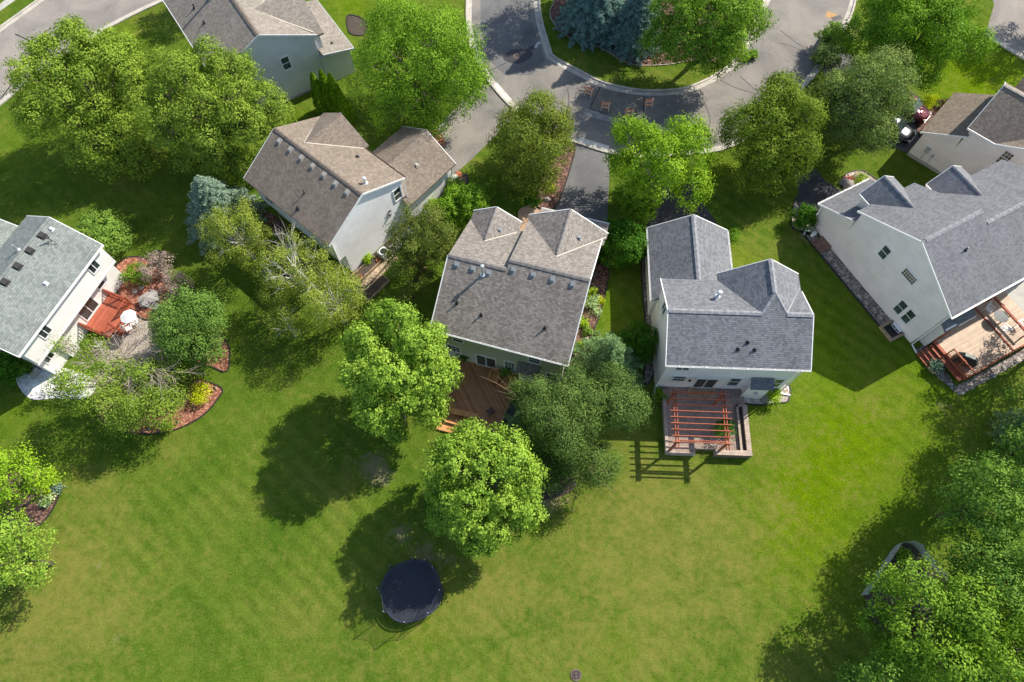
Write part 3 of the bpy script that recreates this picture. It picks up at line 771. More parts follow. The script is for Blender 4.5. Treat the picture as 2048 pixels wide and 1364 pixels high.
    def boxvent(s, u, v, h, slope, mat, sz=.34, dark=False):
        'low slant-topped roof vent sitting on the slope (slope = rise per metre of v)'
        mb = MB(); k = sz / 2; b = .05; t = .17
        def z(dv): return h + slope * dv
        sg = 1 if slope >= 0 else -1
        mb.add([(u - k, v - k, z(-k) - b), (u + k, v - k, z(-k) - b), (u + k, v + k, z(k) - b), (u - k, v + k, z(k) - b),
                (u - k * .9, v - k * .9, z(-k) + t), (u + k * .9, v - k * .9, z(-k) + t), (u + k * .9, v + k * .9, z(k) + t * .75), (u - k * .9, v + k * .9, z(k) + t * .75)],
               [(0, 3, 2, 1), (4, 5, 6, 7), (0, 1, 5, 4), (1, 2, 6, 5), (2, 3, 7, 6), (3, 0, 4, 7)])
        fl = sz * .72
        mb.slab([(u - fl, v - fl, z(-fl) + .012), (u + fl, v - fl, z(-fl) + .012), (u + fl, v + fl, z(fl) + .012), (u - fl, v + fl, z(fl) + .012)], .03)
        return s.part('roof_vent', mb, mat, s.roof)
    def pipe(s, u, v, h, top, r=.05, mat='black_pl', cap=None, name='vent_pipe'):
        mb = MB(); mb.tube([(u, v, h - .1), (u, v, top)], r, 12); mb.lathe(u, v, [(r * 2.6, h - .03), (r * 2.4, h + .04), (r * 1.15, h + .12)], 12)
        if cap: mb.lathe(u, v, [(0, top + .14), (cap * .7, top + .12), (cap, top + .03), (cap, top - .03), (r, top - .05)], 16)
        return s.part(name, mb, mat, s.roof)

# ---- centre house (taupe roof, sage walls)
h = House(-5.85, 20.19, -15.94, 'sage green two storey house with taupe shingles, two front gables and a brown deck behind')
sl = .507
h.gable_u(0, 4.33, 0, 9.7, 5.6, 4.85, 5.6 + sl * 4.85)
rr_ = 5.6 + sl * 5.46
h.roofm.slab([(4.333, .003, 5.602), (10.15, .003, 5.602), (10.15, 5.46, rr_ + .002), (4.333, 5.46, rr_ + .002)], .16)
h.roofm.slab([(4.333, 5.46, rr_), (10.15, 5.46, rr_), (10.15, 10.92, 5.6), (4.333, 10.92, 5.6)], .16)
h.gable_v(0.02, 3.86, 7.15, 10.5, 5.62, 1.86, 6.82, 9.55)
h.gable_v(4.25, 10.47, 7.0, 11.35, 5.58, 7.36, 7.52, 10.85)
h.roofm.slab([(4.6, 11.0, 4.35), (10.35, 11.0, 4.35), (10.35, 14.0, 2.95), (4.6, 14.0, 2.95)], .16)
h.roofm.slab([(6.5, .25, 3.25), (8.2, .25, 3.25), (8.2, -.42, 2.75), (6.5, -.42, 2.75)], .1)
h.wall_u(.3, 4.3, .3, 9.4, 0, 5.62, 4.85, 7.9)
h.wall_u(4.3, 9.85, .3, 10.6, 0, 5.62, 5.46, 8.2)
h.wall_v(.35, 3.55, 9.4, 10.2, 0, 5.5, 1.86, 6.6)
h.wall_v(4.55, 10.1, 10.6, 11.0, 0, 5.45, 7.36, 7.25)
h.wall_u(4.9, 10.05, 11.0, 13.7, 0, 2.9, 11.1, 4.1)
h.wallm.box(6.65, 8.05, -.25, .3, 0, 2.82)
h.done('rf_c', 'sid_c')
h.cap([((0, 4.85, 8.06), (4.3, 4.85, 8.06)), ((4.33, 5.46, 8.37), (10.15, 5.46, 8.37))], 'cap_c', .34)
h.cap([((1.86, 7.5, 6.82), (1.86, 10.5, 6.82)), ((7.36, 7.3, 7.52), (7.36, 11.35, 7.52))], 'cap_c', .24)
h.valley([((1.86, 7.35, 6.83), (3.8, 9.45, 5.73)), ((7.36, 7.1, 7.54), (10.4, 10.9, 5.66))])
h.fascia([((-.03, 0, 5.6), (-.03, 4.85, 8.06)), ((10.18, 0, 5.6), (10.18, 5.46, 8.37)), ((10.18, 5.46, 8.37), (10.18, 10.9, 5.62)), ((0, 10.53, 5.62), (1.86, 10.53, 6.82)), ((1.86, 10.53, 6.82), (3.86, 10.53, 5.62)), ((4.25, 11.38, 5.58), (7.36, 11.38, 7.52)), ((7.36, 11.38, 7.52), (10.47, 11.38, 5.58))], h=.19, w=.07)
h.gutter(-.05, 0, 10.25, 0, 5.6, (0, -1))
h.gutter(4.6, 14.0, 10.35, 14.0, 2.95, (0, 1)); h.gutter(3.87, 9.7, 4.3, 9.7, 5.5, (0, 1), hangers=False)
h.downspout(10.2, .1, 5.5, (0, -.5)); h.downspout(-.05, .25, 5.5, (-.3, -.3))
for u_, v_ in [(.75, 4.35), (1.95, 4.35), (3.1, 4.35), (4.75, 4.9), (6.2, 4.9), (7.6, 4.9), (9.05, 4.9)]: h.boxvent(u_, v_, 5.6 + sl * v_, sl, 'vent_grey', .29)
h.boxvent(2.55, 8.9, 6.36, 0, 'vent_grey', .28); h.boxvent(8.5, 9.6, 6.8, 0, 'vent_grey', .28)
h.pipe(2.75, 4.15, 5.6 + sl * 4.15, 8.85, .085, 'galv', .16, 'flue')
for u_, v_ in [(1.45, 2.0), (3.35, 1.65), (7.95, 1.85)]: h.pipe(u_, v_, 5.6 + sl * v_, 5.6 + sl * v_ + .4, .05)
h.window('v', .3, 1.5, 2.25, 3.85, 4.75); h.window('v', .3, 7.28, 8.1, 3.7, 4.6); h.window('v', .3, 3.2, 4.68, .42, 2.3, kind='slide', name='patio_door')
h.window('v', .3, 5.45, 6.2, 1.1, 2.5, kind='grid', grid=(3, 4)); h.window('v', .3, .95, 1.9, 1.8, 2.75, kind='grid', grid=(3, 2))
h.window('v', .3, 8.7, 9.5, 1.1, 2.4); h.window('v', 10.2, 1.3, 2.5, 3.6, 4.8, out=1); h.window('v', 11.0, 5.8, 8.9, 4.4, 5.2, out=1, kind='slide')
h.window('u', 9.85, 3.0, 3.8, 3.6, 4.8, out=1)
HC_ = h
# porch railing in the entry recess
mb = MB()
for i in range(5): mb.bar((3.9 + .17 * i, 11.0, 5.1), (3.9 + .17 * i, 11.0, 5.7), .04, .04)
# ---- deck
dk = thing('deck', 'low brown stained deck behind the sage house with boards laid diagonally', 'deck', h.world(0, 0), h.a)
dk_pts = [(.95, .25), (6.5, .25), (6.5, -2.1), (6.3, -4.1), (5.9, -4.8), (2.2, -4.85), (1.4, -3.9), (.95, -2)]
m_ = MB(); m_.poly(dk_pts, .0, .38); m_.build('deck_boards', M['deck_brown'], dk)
m_ = MB()
for a_, b_ in zip(dk_pts, dk_pts[1:] + dk_pts[:1]): m_.bar((*a_, .36), (*b_, .36), .1, .09)
m_.build('border', M['cedar'], dk)
def set_on(o, hh, u, v, z, rz): o.location = hh.world(u, v, z); o.rotation_euler = (0, 0, hh.a + rz); return o
def make_lounge(label):
    t = thing('deck_chair', label, 'chair', group='orange wooden chairs on the brown deck')
    m_ = MB(); 
    for i in range(7): m_.box(-.28, .28, -.55 + .095 * i, -.47 + .095 * i, .30 + .008 * i, .33 + .008 * i)
    m_.build('seat', M['cedar'], t)
    m_ = MB()
    for i in range(6): a_ = -.27 + i * .092; m_.bar((a_ + .04, .12, .34), (a_ + .04, .48, 1.0), .08, .025, (1, 0, 0))
    m_.bar((-.28, .3, .68), (.28, .3, .68), .05, .03); m_.build('backrest', M['cedar'], t)
    for s_ in (-1, 1): m_ = MB(); m_.box(s_ * .30, s_ * .42, -.5, .3, .55, .58); m_.build('armrest', M['cedar'], t)
    for s_ in (-1, 1):
        for y_ in (-.5, .2):
            m_ = MB(); m_.box(s_ * .32, s_ * .37, y_, y_ + .09, 0, .55); m_.build('leg', M['cedar'], t)
    return t
c1 = set_on(make_lounge('orange wooden deck chair beside the patio door of the sage house'), HC_, 4.78, -.45, .38, R(4))
c2 = dup(c1, HC_.world(6.0, -.75, .38), HC_.a + R(-28), 'orange wooden deck chair turned to the corner by the small bay')
def bench(label, hh, u, v, z, rz, L=2.0):
    t = thing('bench', label, 'bench'); m_ = MB()
    for i in range(3): m_.box(-L / 2, L / 2, -.2 + .14 * i, -.08 + .14 * i, .42, .46)
    m_.build('seat', M['cedar'], t)
    for s_ in (-1, 1): m_ = MB(); m_.box(s_ * L * .4, s_ * L * .4 + .08, -.18, .2, 0, .42); m_.build('leg', M['cedar'], t)
    return set_on(t, hh, u, v, z, rz)
bench('long cedar bench along the outer edge of the brown deck', HC_, 3.5, -4.0, .38, R(2), 2.1)
t = thing('deck_step', 'wooden step below the outer corner of the brown deck', 'step'); m_ = MB(); m_.box(-1.2, 1.2, -.35, .35, 0, .18); m_.build('tread', M['cedar'], t); set_on(t, HC_, 2.9, -5.2, 0, R(0))
t = thing('hot_tub', 'dark covered hot tub beside the brown deck under the pine', 'hot tub'); m_ = MB(); m_.box(-1.0, 1.0, -.95, .95, 0, .8); m_.build('shell', M['black_pl'], t)
m_ = MB(); m_.box(-1.04, -.01, -.99, .99, .8, .9); m_.box(.01, 1.04, -.99, .99, .8, .9); m_.build('cover', M['tramp'], t); set_on(t, HC_, 7.6, -2.7, 0, 0)

# ---- right-centre house (slate roof, cream walls, pergola)
h = House(10.78, 17.4, -2.12, 'cream two storey house with slate blue roof and a red pergola patio behind')
e_ = .484
h.roofm.slab([(0, 0, 5.6), (10.05, 0, 5.6), (10.05, 3.45, 7.27), (0, 3.45, 7.27)]); h.roofm.slab([(0, 3.45, 7.27), (10.05, 3.45, 7.27), (10.05, 6.9, 5.6), (0, 6.9, 5.6)])
h.roofm.slab([(7.35, 7.45, 7.9), (7.35, 4.75, 7.9), (6.475, 3.455, 7.275), (4.2, 6.8, 5.637), (4.2, 7.45, 5.637)])
h.roofm.slab([(7.35, 4.75, 7.9), (7.35, 7.45, 7.9), (10.053, 7.45, 5.954), (10.053, 6.12, 5.954), (8.225, 3.455, 7.27)])
h.roofm.slab([(6.475, 3.451, 7.272), (8.225, 3.451, 7.272), (7.35, 4.75, 7.9)])
h.gable_v(-.22, 6.2, 6.4, 13.05, 3.0, 2.99, 5.0)
h.roofm.slab([(6.8, .25, 3.1), (8.48, .25, 3.1), (8.48, -.48, 2.6), (6.8, -.48, 2.6)], .1)
h.wall_u(.3, 9.75, .3, 6.6, 0, 5.5, 3.45, 7.1); h.wall_v(5.0, 9.7, 6.6, 7.1, 0, 5.3, 7.35, 7.5)
h.wall_v(.05, 5.95, 6.6, 12.8, 0, 2.95, 2.99, 4.8); h.wallm.box(6.85, 8.4, -.27, .3, 0, 2.68)
h.done('rf_e', 'sid_ew')
h.cap([((0, 3.45, 7.27), (6.5, 3.45, 7.27)), ((8.2, 3.45, 7.27), (10.05, 3.45, 7.27)), ((2.99, 7.0, 5.0), (2.99, 13.05, 5.0)), ((7.35, 4.75, 7.9), (7.35, 7.45, 7.9))], 'cap_e', .36)
h.cap([((7.35, 4.75, 7.9), (6.475, 3.45, 7.27)), ((7.35, 4.75, 7.9), (8.225, 3.45, 7.27))], 'cap_e', .22)
h.valley([((8.24, 3.5, 7.27), (9.95, 6.3, 5.98))], 'vent_grey', .1)
h.fascia([((-.03, 0, 5.6), (-.03, 3.45, 7.27)), ((-.03, 3.45, 7.27), (-.03, 6.9, 5.6)), ((10.08, 0, 5.6), (10.08, 3.45, 7.27)), ((10.08, 3.45, 7.27), (10.08, 5.9, 6.08)), ((-.22, 13.08, 3), (2.99, 13.08, 5)), ((2.99, 13.08, 5), (6.2, 13.08, 3)), ((4.2, 7.48, 5.63), (7.35, 7.48, 7.9)), ((7.35, 7.48, 7.9), (10.05, 7.48, 5.95))], 'sid_ew', w=.06)
h.gutter(-.05, 0, 10.1, 0, 5.6, (0, -1)); h.gutter(6.2, 8.9, 6.2, 13.05, 3.0, (1, 0)); h.gutter(-.22, 6.4, -.22, 13.05, 3.0, (-1, 0), hangers=False)
h.downspout(.25, .2, 5.5, (0, -.8)); h.downspout(9.8, .2, 5.5, (.9, -.1)); h.downspout(6.75, -.3, 2.6, (.0, -.7))
h.pipe(3.75, 3.95 + 1.1, 5.6 + e_ * (6.9 - 5.05), 7.15, .09, 'chrome_pipe', .17, 'flue')
for u_, v_ in [(5.6, 1.6), (4.95, 1.15), (6.1, 1.15)]: h.pipe(u_, v_, 5.6 + e_ * v_, 5.6 + e_ * v_ + .25, .06)
h.window('v', .3, 1.0, 1.88, 4.1, 4.85, kind='slide', glass='glass_g'); h.window('v', .3, 1.2, 2.08, 1.9, 2.8, glass='glass_g'); h.window('v', .3, 3.05, 4.55, .62, 2.4, kind='slide', name='patio_door')
h.window('v', .3, 5.45, 6.2, 1.3, 2.8, glass='glass_g'); h.window('v', .3, 8.7, 9.3, 1.3, 2.9, glass='glass_g'); h.window('u', .3, 4.4, 5.2, 4.3, 5.5, kind='slide', glass='glass_g')
m_ = MB(); m_.box(2.45, 2.6, .2, .3, 1.9, 2.15); h.part('wall_lamp', m_, 'dark_vent')
m_ = MB(); m_.lathe(7.6, -.3, [(0, 1.55), (.14, 1.5), (.16, 1.35), (.1, 1.25)], 12); h.part('dryer_vent', m_, 'grey_pl')
HE = h
pt = thing('paver_patio', 'raised paver patio with block walls under the red pergola', 'patio', h.world(0, 0), h.a)
m_ = MB(); m_.box(1.0, 7.0, -4.5, .25, 0, .45); m_.box(1.0, 2.95, -4.8, -4.5, 0, .45); m_.build('paving', M['paver'], pt)
m_ = MB(); m_.box(.78, 1.0, -4.95, .1, 0, .5); m_.box(1.0, 2.95, -4.98, -4.79, 0, .5); m_.build('wall', M['block'], pt)
m_ = MB(); m_.box(4.4, 7.05, -5.0, -4.6, 0, .78); m_.box(6.7, 7.05, -4.6, -1.05, 0, .78); m_.box(6.25, 6.4, -4.6, -1.05, 0, .7); m_.box(6.25, 6.7, -1.2, -1.05, 0, .7); m_.build('planter_wall', M['block'], pt)
m_ = MB(); m_.box(6.4, 6.7, -4.6, -1.2, .3, .55); m_.build('planter_soil', M['soil'], pt)
m_ = MB(); m_.box(2.7, 4.85, -.5, .26, .45, .6); m_.build('step', M['timber'], pt)
pg = thing('pergola', 'red orange wooden pergola over the paver patio', 'pergola', h.world(0, 0), h.a)
for u_ in (1.15, 4.7):
    for v_ in (-4.65, -1.0): m_ = MB(); m_.box(u_ - .07, u_ + .07, v_ - .07, v_ + .07, .45, 2.78); m_.build('post', M['orange_wood'], pg)
    for s_ in (-1, 1): m_ = MB(); m_.box(u_ + s_ * .10 - .02, u_ + s_ * .10 + .02, -5.15, -.65, 2.56, 2.77); m_.build('beam', M['orange_wood'], pg)
    for v_, d_ in ((-4.65, .55), (-1.0, -.55)):
        m_ = MB(); m_.bar((u_, v_, 2.1), (u_, v_ + d_, 2.6), .07, .07); m_.build('brace', M['orange_wood'], pg)
for i in range(9):
    v_ = -4.72 + i * .463; m_ = MB(); m_.box(.72, 5.12, v_ - .02, v_ + .02, 2.77, 2.91); m_.build('rafter', M['orange_wood'], pg)
for v_ in (-4.65, -1.0): m_ = MB(); m_.box(1.2, 4.65, v_ + .08, v_ + .12, 2.56, 2.75); m_.build('cross_beam', M['orange_wood'], pg)

# ---- far right house (slate roof, beige gable wall)
h = House(31.75, 21.1, 27.91, 'beige house at the right edge with slate roof and a wide plain gable wall')
h.gable_u(0, 5.68, 0, 10.4, 5.6, 5.3, 8.3)
h.roofm.slab([(5.683, .0, 5.599), (13.5, .0, 5.599), (13.5, 4.45, 7.864), (5.683, 4.45, 7.864)]); h.roofm.slab([(5.683, 4.45, 7.864), (13.5, 4.45, 7.864), (13.5, 8.85, 5.6), (5.683, 8.85, 5.6)])
h.roofm.slab([(-.12, 10.1, 4.75), (5.25, 10.1, 4.75), (5.25, 13.3, 2.98), (-.12, 13.3, 2.98)])
h.gable_v(1.22, 4.66, 7.9, 11.6, 5.55, 2.92, 6.75, 10.2); h.gable_v(6.5, 10.15, 6.5, 9.85, 5.55, 8.3, 6.75, 8.7)
h.roofm.slab([(5.2, 8.5, 4.3), (7.3, 8.5, 4.3), (7.3, 10.3, 3.4), (5.2, 10.3, 3.4)])
h.wall_u(.3, 5.5, .3, 10.1, 0, 5.5, 5.3, 8.1); h.wall_u(5.5, 13.2, .3, 8.55, 0, 5.4, 4.45, 7.4); h.wall_u(.3, 5.0, 10.1, 13.0, 0, 2.95, 10.2, 4.5)
h.wall_v(1.5, 4.4, 10.1, 11.3, 0, 5.4, 2.92, 6.5); h.wall_v(6.8, 9.9, 8.5, 9.55, 0, 5.4, 8.3, 6.5); h.wallm.box(1.1, 2.2, -.45, .3, 0, 3.0)
h.done('rf_r', 'sid_r')
h.roofm = None
h.cap([((0.3, 5.3, 8.3), (5.68, 5.3, 8.3)), ((5.7, 4.45, 7.87), (13.5, 4.45, 7.87))], 'cap_e', .34); h.cap([((2.92, 8.3, 6.75), (2.92, 11.6, 6.75)), ((8.3, 6.8, 6.75), (8.3, 9.85, 6.75))], 'cap_e', .22)
h.fascia([((-.03, 0, 5.6), (-.03, 5.3, 8.3)), ((-.03, 5.3, 8.3), (-.03, 10.4, 5.6)), ((-.15, 10.1, 4.75), (-.15, 13.3, 2.98)), ((1.2, 11.63, 5.55), (2.92, 11.63, 6.75)), ((2.92, 11.63, 6.75), (4.66, 11.63, 5.55)), ((6.5, 9.88, 5.55), (8.3, 9.88, 6.75)), ((8.3, 9.88, 6.75), (10.15, 9.88, 5.55)), ((1.19, 10.45, 5.55), (1.19, 11.6, 5.55)), ((6.47, 8.9, 5.55), (6.47, 9.85, 5.55))], w=.05)
h.gutter(0, 0, 13.5, 0, 5.6, (0, -1), hangers=False); h.gutter(-.12, 13.3, 5.25, 13.3, 2.98, (0, 1)); h.gutter(7.3, 10.3, 5.2, 10.3, 3.4, (0, 1))
h.downspout(.2, .15, 5.5, (-.1, -.75)); h.downspout(-.05, 12.95, 2.9, (-.9, -.5)); 
h.pipe(3.1, 3.5, 7.38, 7.75, .05); h.pipe(9.3, 3.5, 7.38, 7.75, .05)
h.window('u', .3, 6.45, 7.1, 3.85, 5.1, kind='double', glass='glass_g'); h.window('u', .3, 3.6, 4.8, 4.4, 5.15, kind='grid', grid=(6, 3), glass='glass_b')
h.window('u', .3, 2.58, 3.2, 1.1, 2.6, glass='glass_g'); h.window('u', .3, 1.66, 2.28, 1.1, 2.6, glass='glass_g'); h.window('v', .3, 4.0, 5.6, 1.0, 3.0, kind='slide', name='patio_door'); h.window('v', .3, 8, 9, 1.5, 2.7)
m_ = MB(); m_.slab([(2.2, .25, 3.45), (4.0, .25, 3.45), (4.0, -.6, 2.95), (2.2, -.6, 2.95)], .1); m_.slab([(1.0, .25, 3.3), (2.2, .25, 3.3), (2.2, -.5, 2.9), (1.0, -.5, 2.9)], .1)
h.part('bay_roof', m_, 'rf_r')
HR = h

# ---- upper-left-centre white house (brown roof)
h = House(-21.33, 33.39, -40.1, 'white two storey house with brown shingle roof and attached garage at upper centre left')
n_ = .52
h.gable_u(0, 9.73, 0, 8.28, 5.6, 4.14, 7.76); h.gable_v(-.03, 5.22, 4.65, 8.75, 5.57, 2.6, 7.42, 8.15); h.gable_v(4.07, 10.35, 7.6, 13.35, 2.95, 7.2, 4.78)
h.wall_u(.3, 9.6, .35, 7.95, 2.75, 5.5, 4.14, 7.6); h.wall_v(.3, 4.9, 7.95, 8.4, 0, 5.4, 2.6, 7.2); h.wall_v(4.4, 9.95, 7.95, 13.05, 0, 2.9, 7.2, 4.6)
h.wallm.box(.3, 9.6, 1.0, 7.95, 0, 2.75)
h.done('rf_n', 'sid_n')
h.cap([((0, 4.14, 7.76), (9.73, 4.14, 7.76))], 'cap_n', .34); h.cap([((2.6, 4.8, 7.42), (2.6, 8.75, 7.42)), ((7.2, 8.0, 4.78), (7.2, 13.35, 4.78))], 'cap_n', .2)
h.valley([((2.6, 4.78, 7.44), (5.22, 8.2, 5.64)), ((2.6, 4.78, 7.44), (.02, 8.1, 5.62))])
h.fascia([((9.76, 0, 5.6), (9.76, 4.14, 7.76)), ((9.76, 4.14, 7.76), (9.76, 8.28, 5.6)), ((-.03, 0, 5.6), (-.03, 4.14, 7.76)), ((4.07, 13.38, 2.95), (7.2, 13.38, 4.78)), ((7.2, 13.38, 4.78), (10.35, 13.38, 2.95))], w=.05)
h.fascia([((0, -.03, 5.6), (9.73, -.03, 5.6))], 'cap_n', .14, .04)
h.gutter(5.25, 8.28, 9.73, 8.28, 5.6, (0, 1), 'cap_n', False); h.downspout(9.75, 8.1, 5.5, (0, .1)); h.downspout(10.1, 13.0, 2.9, (.3, .4)); h.downspout(9.66, .3, 5.5, (.0, .1))
for i in range(7): h.boxvent(1.05 + 1.26 * i, 3.62, 5.6 + n_ * 3.62, n_, 'vent_tan', .3)
h.boxvent(8.6, 10.6, 3.95, 0, 'vent_tan', .26)
h.pipe(8.85, 5.25, 7.19, 7.75, .08, 'chrome_pipe', .15, 'flue'); h.pipe(5.9, 7.0, 6.27, 6.42, .07)
a_ = h.loc(609, 387, 6.5); h.pipe(a_[0], a_[1], 5.6 + n_ * a_[1], 5.6 + n_ * a_[1] + .45, .035)
a_ = h.loc(594, 414, 6.2); h.pipe(a_[0], a_[1], 5.6 + n_ * a_[1], 5.6 + n_ * a_[1] + .3, .06)
h.window('u', 9.6, 6.95, 7.65, 3.7, 5.0, out=1, glass='glass_g'); h.window('v', .35, 1.4, 2.3, 3.6, 4.8, kind='slide'); h.window('v', 1.0, 4.4, 5.9, .5, 2.4, kind='slide', name='patio_door')
m_ = MB(); m_.bar((9.6, 6.1, 3.3), (9.75, 6.1, 3.3), .25, .06); m_.bar((9.6, 6.0, 2.9), (9.78, 6.0, 2.9), .06, .22); m_.bar((9.65, 6.25, 2.8), (9.8, 5.8, 2.8), .04, .06); h.part('wall_meter', m_, 'dark_vent')
HN = h

# ---- left house (green grey roof, off-white back wall)
h = House(-34.77, 18.08, 68.16, 'off-white two storey house at the left edge with green grey roof and a red deck')
h.gable_u(0, 9.85, 0, 6.95, 5.6, 3.6, 7.26); h.gable_v(3.3, 9.55, 6.3, 12.5, 3.1, 6.4, 4.9)
h.wallm.box(.25, 9.72, .3, 6.6, 3.12, 5.52); h.wall_u(.28, 9.69, .34, 6.56, 3.2, 5.5, 3.6, 7.1)
h.wallm.box(.3, 9.66, 1.1, 6.6, 0, 3.118)
h.wallm.box(2.05, 3.0, .85, 1.2, 0, 3.115)
h.wall_v(3.6, 9.3, 6.6, 12.2, 0, 3.05, 6.4, 4.7)
h.done('rf_l', 'sid_l')
h.fascia([((9.88, 0, 5.6), (9.88, 3.6, 7.26)), ((9.88, 3.6, 7.26), (9.88, 6.95, 5.6)), ((-.03, 0, 5.6), (-.03, 3.6, 7.26)), ((9.58, 6.5, 3.1), (9.58, 12.5, 3.1))], w=.05)
h.cap([((0, 3.6, 7.26), (9.85, 3.6, 7.26))], 'cap_l', .28)
h.gutter(-.05, 0, 9.9, 0, 5.6, (0, -1), hangers=False)
m_ = MB(); m_.box(.2, 9.76, .26, .32, 3.06, 3.2); m_.box(9.71, 9.77, .3, .36, 3.2, 5.4); h.part('band_board', m_, 'white')
for i in range(5): h.boxvent(8.38 - 1.4 * i, 3.2, 5.6 + .46 * 3.2, .46, 'dark_vent', .38)
h.pipe(6.75, 4.1, 7.05, 7.7, .07, 'galv', None, 'flue'); h.boxvent(9.16, 3.0, 6.98, .46, 'chrome_pipe', .2); h.boxvent(5.39, 1.25, 6.18, .46, 'chrome_pipe', .2)
m_ = MB(); a_ = (8.35, 2.55); z_ = 5.6 + .46 * 2.55; m_.tube([(a_[0], a_[1], z_), (a_[0], a_[1], z_ + .5)], .025, 6); m_.tube([(a_[0] - .4, a_[1], z_), (a_[0], a_[1], z_ + .45)], .018, 6); m_.tube([(a_[0], a_[1] - .4, z_ - .1), (a_[0], a_[1], z_ + .45)], .018, 6); m_.bar((a_[0] + .1, a_[1] - .1, z_ + .5), (a_[0] - .35, a_[1] + .15, z_ + .6), .1, .04); h.part('antenna_mount', m_, 'dark_vent', h.roof)
h.window('v', .3, 7.9, 8.68, 4.15, 5.15, kind='slide'); h.window('v', .3, 2.02, 2.78, 4.15, 5.15, kind='slide'); h.window('v', 1.1, 5.0, 6.55, .85, 2.75, kind='slide', name='patio_door')
h.window('v', 1.1, 7.5, 8.2, 1.75, 2.6, kind='none'); h.window('v', 1.1, .75, 1.5, 1.5, 2.7, kind='slide')
h.window('v', 6.6, 9.35, 9.6, 4.0, 5.0, out=1)
HL = h

# ---- top house (tan roof, blue grey gable wall)
h = House(-30.58, 51.29, -56.5, 'blue grey sided house at the top edge with tan shingle roof and small front gable')
h.gable_u(-2.5, 9.2, 0, 9.75, 5.6, 4.95, 7.95); h.gable_v(1.8, 9.2, 5.9, 10.4, 5.5, 5.5, 7.35, 9.7)
h.roofm.slab([(2.0, 9.6, 3.75), (9.6, 9.6, 3.75), (9.6, 12.6, 3.0), (2.0, 12.6, 3.0)]); h.roofm.slab([(-1.5, 9.5, 4.2), (3.0, 9.5, 4.2), (3.0, 11.5, 3.4), (-1.5, 11.5, 3.4)])
h.wall_u(-2.2, 9.0, .3, 9.45, 0, 5.5, 4.95, 7.8); h.wall_v(2.1, 8.7, 9.45, 10.1, 0, 5.4, 5.6, 7.1); h.wallm.box(2.2, 9.25, 9.45, 12.3, 0, 3.05)
h.done('rf_t', 'sid_t')
h.cap([((-2.5, 4.95, 7.95), (9.2, 4.95, 7.95))], 'cap_n', .4); h.valley([((5.6, 6.0, 7.37), (8.95, 9.6, 5.75)), ((5.6, 6.0, 7.37), (2.0, 9.6, 5.75))], w=.12)
h.fascia([((9.23, 0, 5.6), (9.23, 4.95, 7.95)), ((9.23, 4.95, 7.95), (9.23, 9.75, 5.6)), ((-2.5, -.03, 5.6), (9.2, -.03, 5.6)), ((9.63, 9.6, 3.75), (9.63, 12.6, 3.0)), ((2.0, 12.63, 3.0), (9.6, 12.63, 3.0))], 'sid_t', .2, .05)
a_ = h.loc(388, 14, 6.6); h.pipe(a_[0], a_[1], 5.6 + .475 * a_[1], 6.0 + .475 * a_[1], .06); a_ = h.loc(408, 44, 6.6); h.pipe(a_[0], a_[1], 5.6 + .475 * a_[1], 5.85 + .475 * a_[1], .06); a_ = h.loc(664, 88, 3.3); h.pipe(a_[0], a_[1], 3.3, 3.5, .08)
h.window('u', 9.0, 5.97, 6.66, 3.4, 4.68, out=1, glass='glass_g')
a_ = h.loc(425, 5, 6.8); h.pipe(a_[0], a_[1] , 5.6 + .475 * a_[1], 8.6 , .11, 'galv', None, 'flue')
m_ = MB(); m_.box(9.0, 9.05, .4, 9.4, 0, .2); h.part('foundation', m_, 'slab')

# ---- upper right house (brown roof, yellow cream wall)
h = House(46.85, 30.05, 47.4, 'pale yellow house with brown roof at the right edge beyond the beige house')
h.gable_u(0, 11, 0, 10.0, 5.6, 5.0, 8.1); h.gable_v(-.02, 6.75, 5.5, 12.45, 5.58, 3.38, 7.8, 9.9)
h.roofm.slab([(0, 12.0, 4.9), (6.1, 12.0, 4.9), (6.1, 15.2, 3.0), (0, 15.2, 3.0)]); h.gable_v(6.9, 11.0, 6.6, 11.6, 5.5, 9.0, 7.0, 9.9)
h.wall_u(.3, 10.7, .3, 9.7, 0, 5.5, 5, 7.9); h.wall_v(.3, 6.45, 9.7, 12.15, 0, 5.4, 3.38, 7.6); h.wall_u(.32, 5.8, 12.15, 14.9, 0, 2.95, 12.3, 4.55)
h.done('rf_n', 'sid_q')
h.cap([((3.38, 6, 7.8), (3.38, 12.45, 7.8))], 'valley_w', .3)
h.fascia([((-.03, 12.0, 4.9), (-.03, 15.2, 3.0)), ((-.05, 9.9, 5.6), (-.05, 12.45, 5.6)), ((-.03, 10.0, 5.6), (-.03, 5, 8.1)), ((3.38, 12.48, 7.8), (6.75, 12.48, 5.6)), ((-.02, 12.48, 5.58), (3.38, 12.48, 7.8))], w=.05)
h.window('u', .3, 8.31, 9.02, 3.97, 5.32, kind='grid', grid=(3, 4), glass='glass_b')
m_ = MB(); m_.box(.12, .3, 13.55, 13.95, 1.3, 1.8); m_.bar((.2, 13.75, 1.3), (.2, 13.75, 0), .07, .07); m_.box(.15, .3, 13.0, 13.2, 1.2, 1.4); m_.bar((.2, 13.1, 1.2), (.2, 13.1, 0), .05, .05); h.part('electric_meter', m_, 'grey_pl')
m_ = MB(); m_.box(.2, .31, .3, 14.9, 0, .25); h.part('foundation', m_, 'slab')
HQ = h

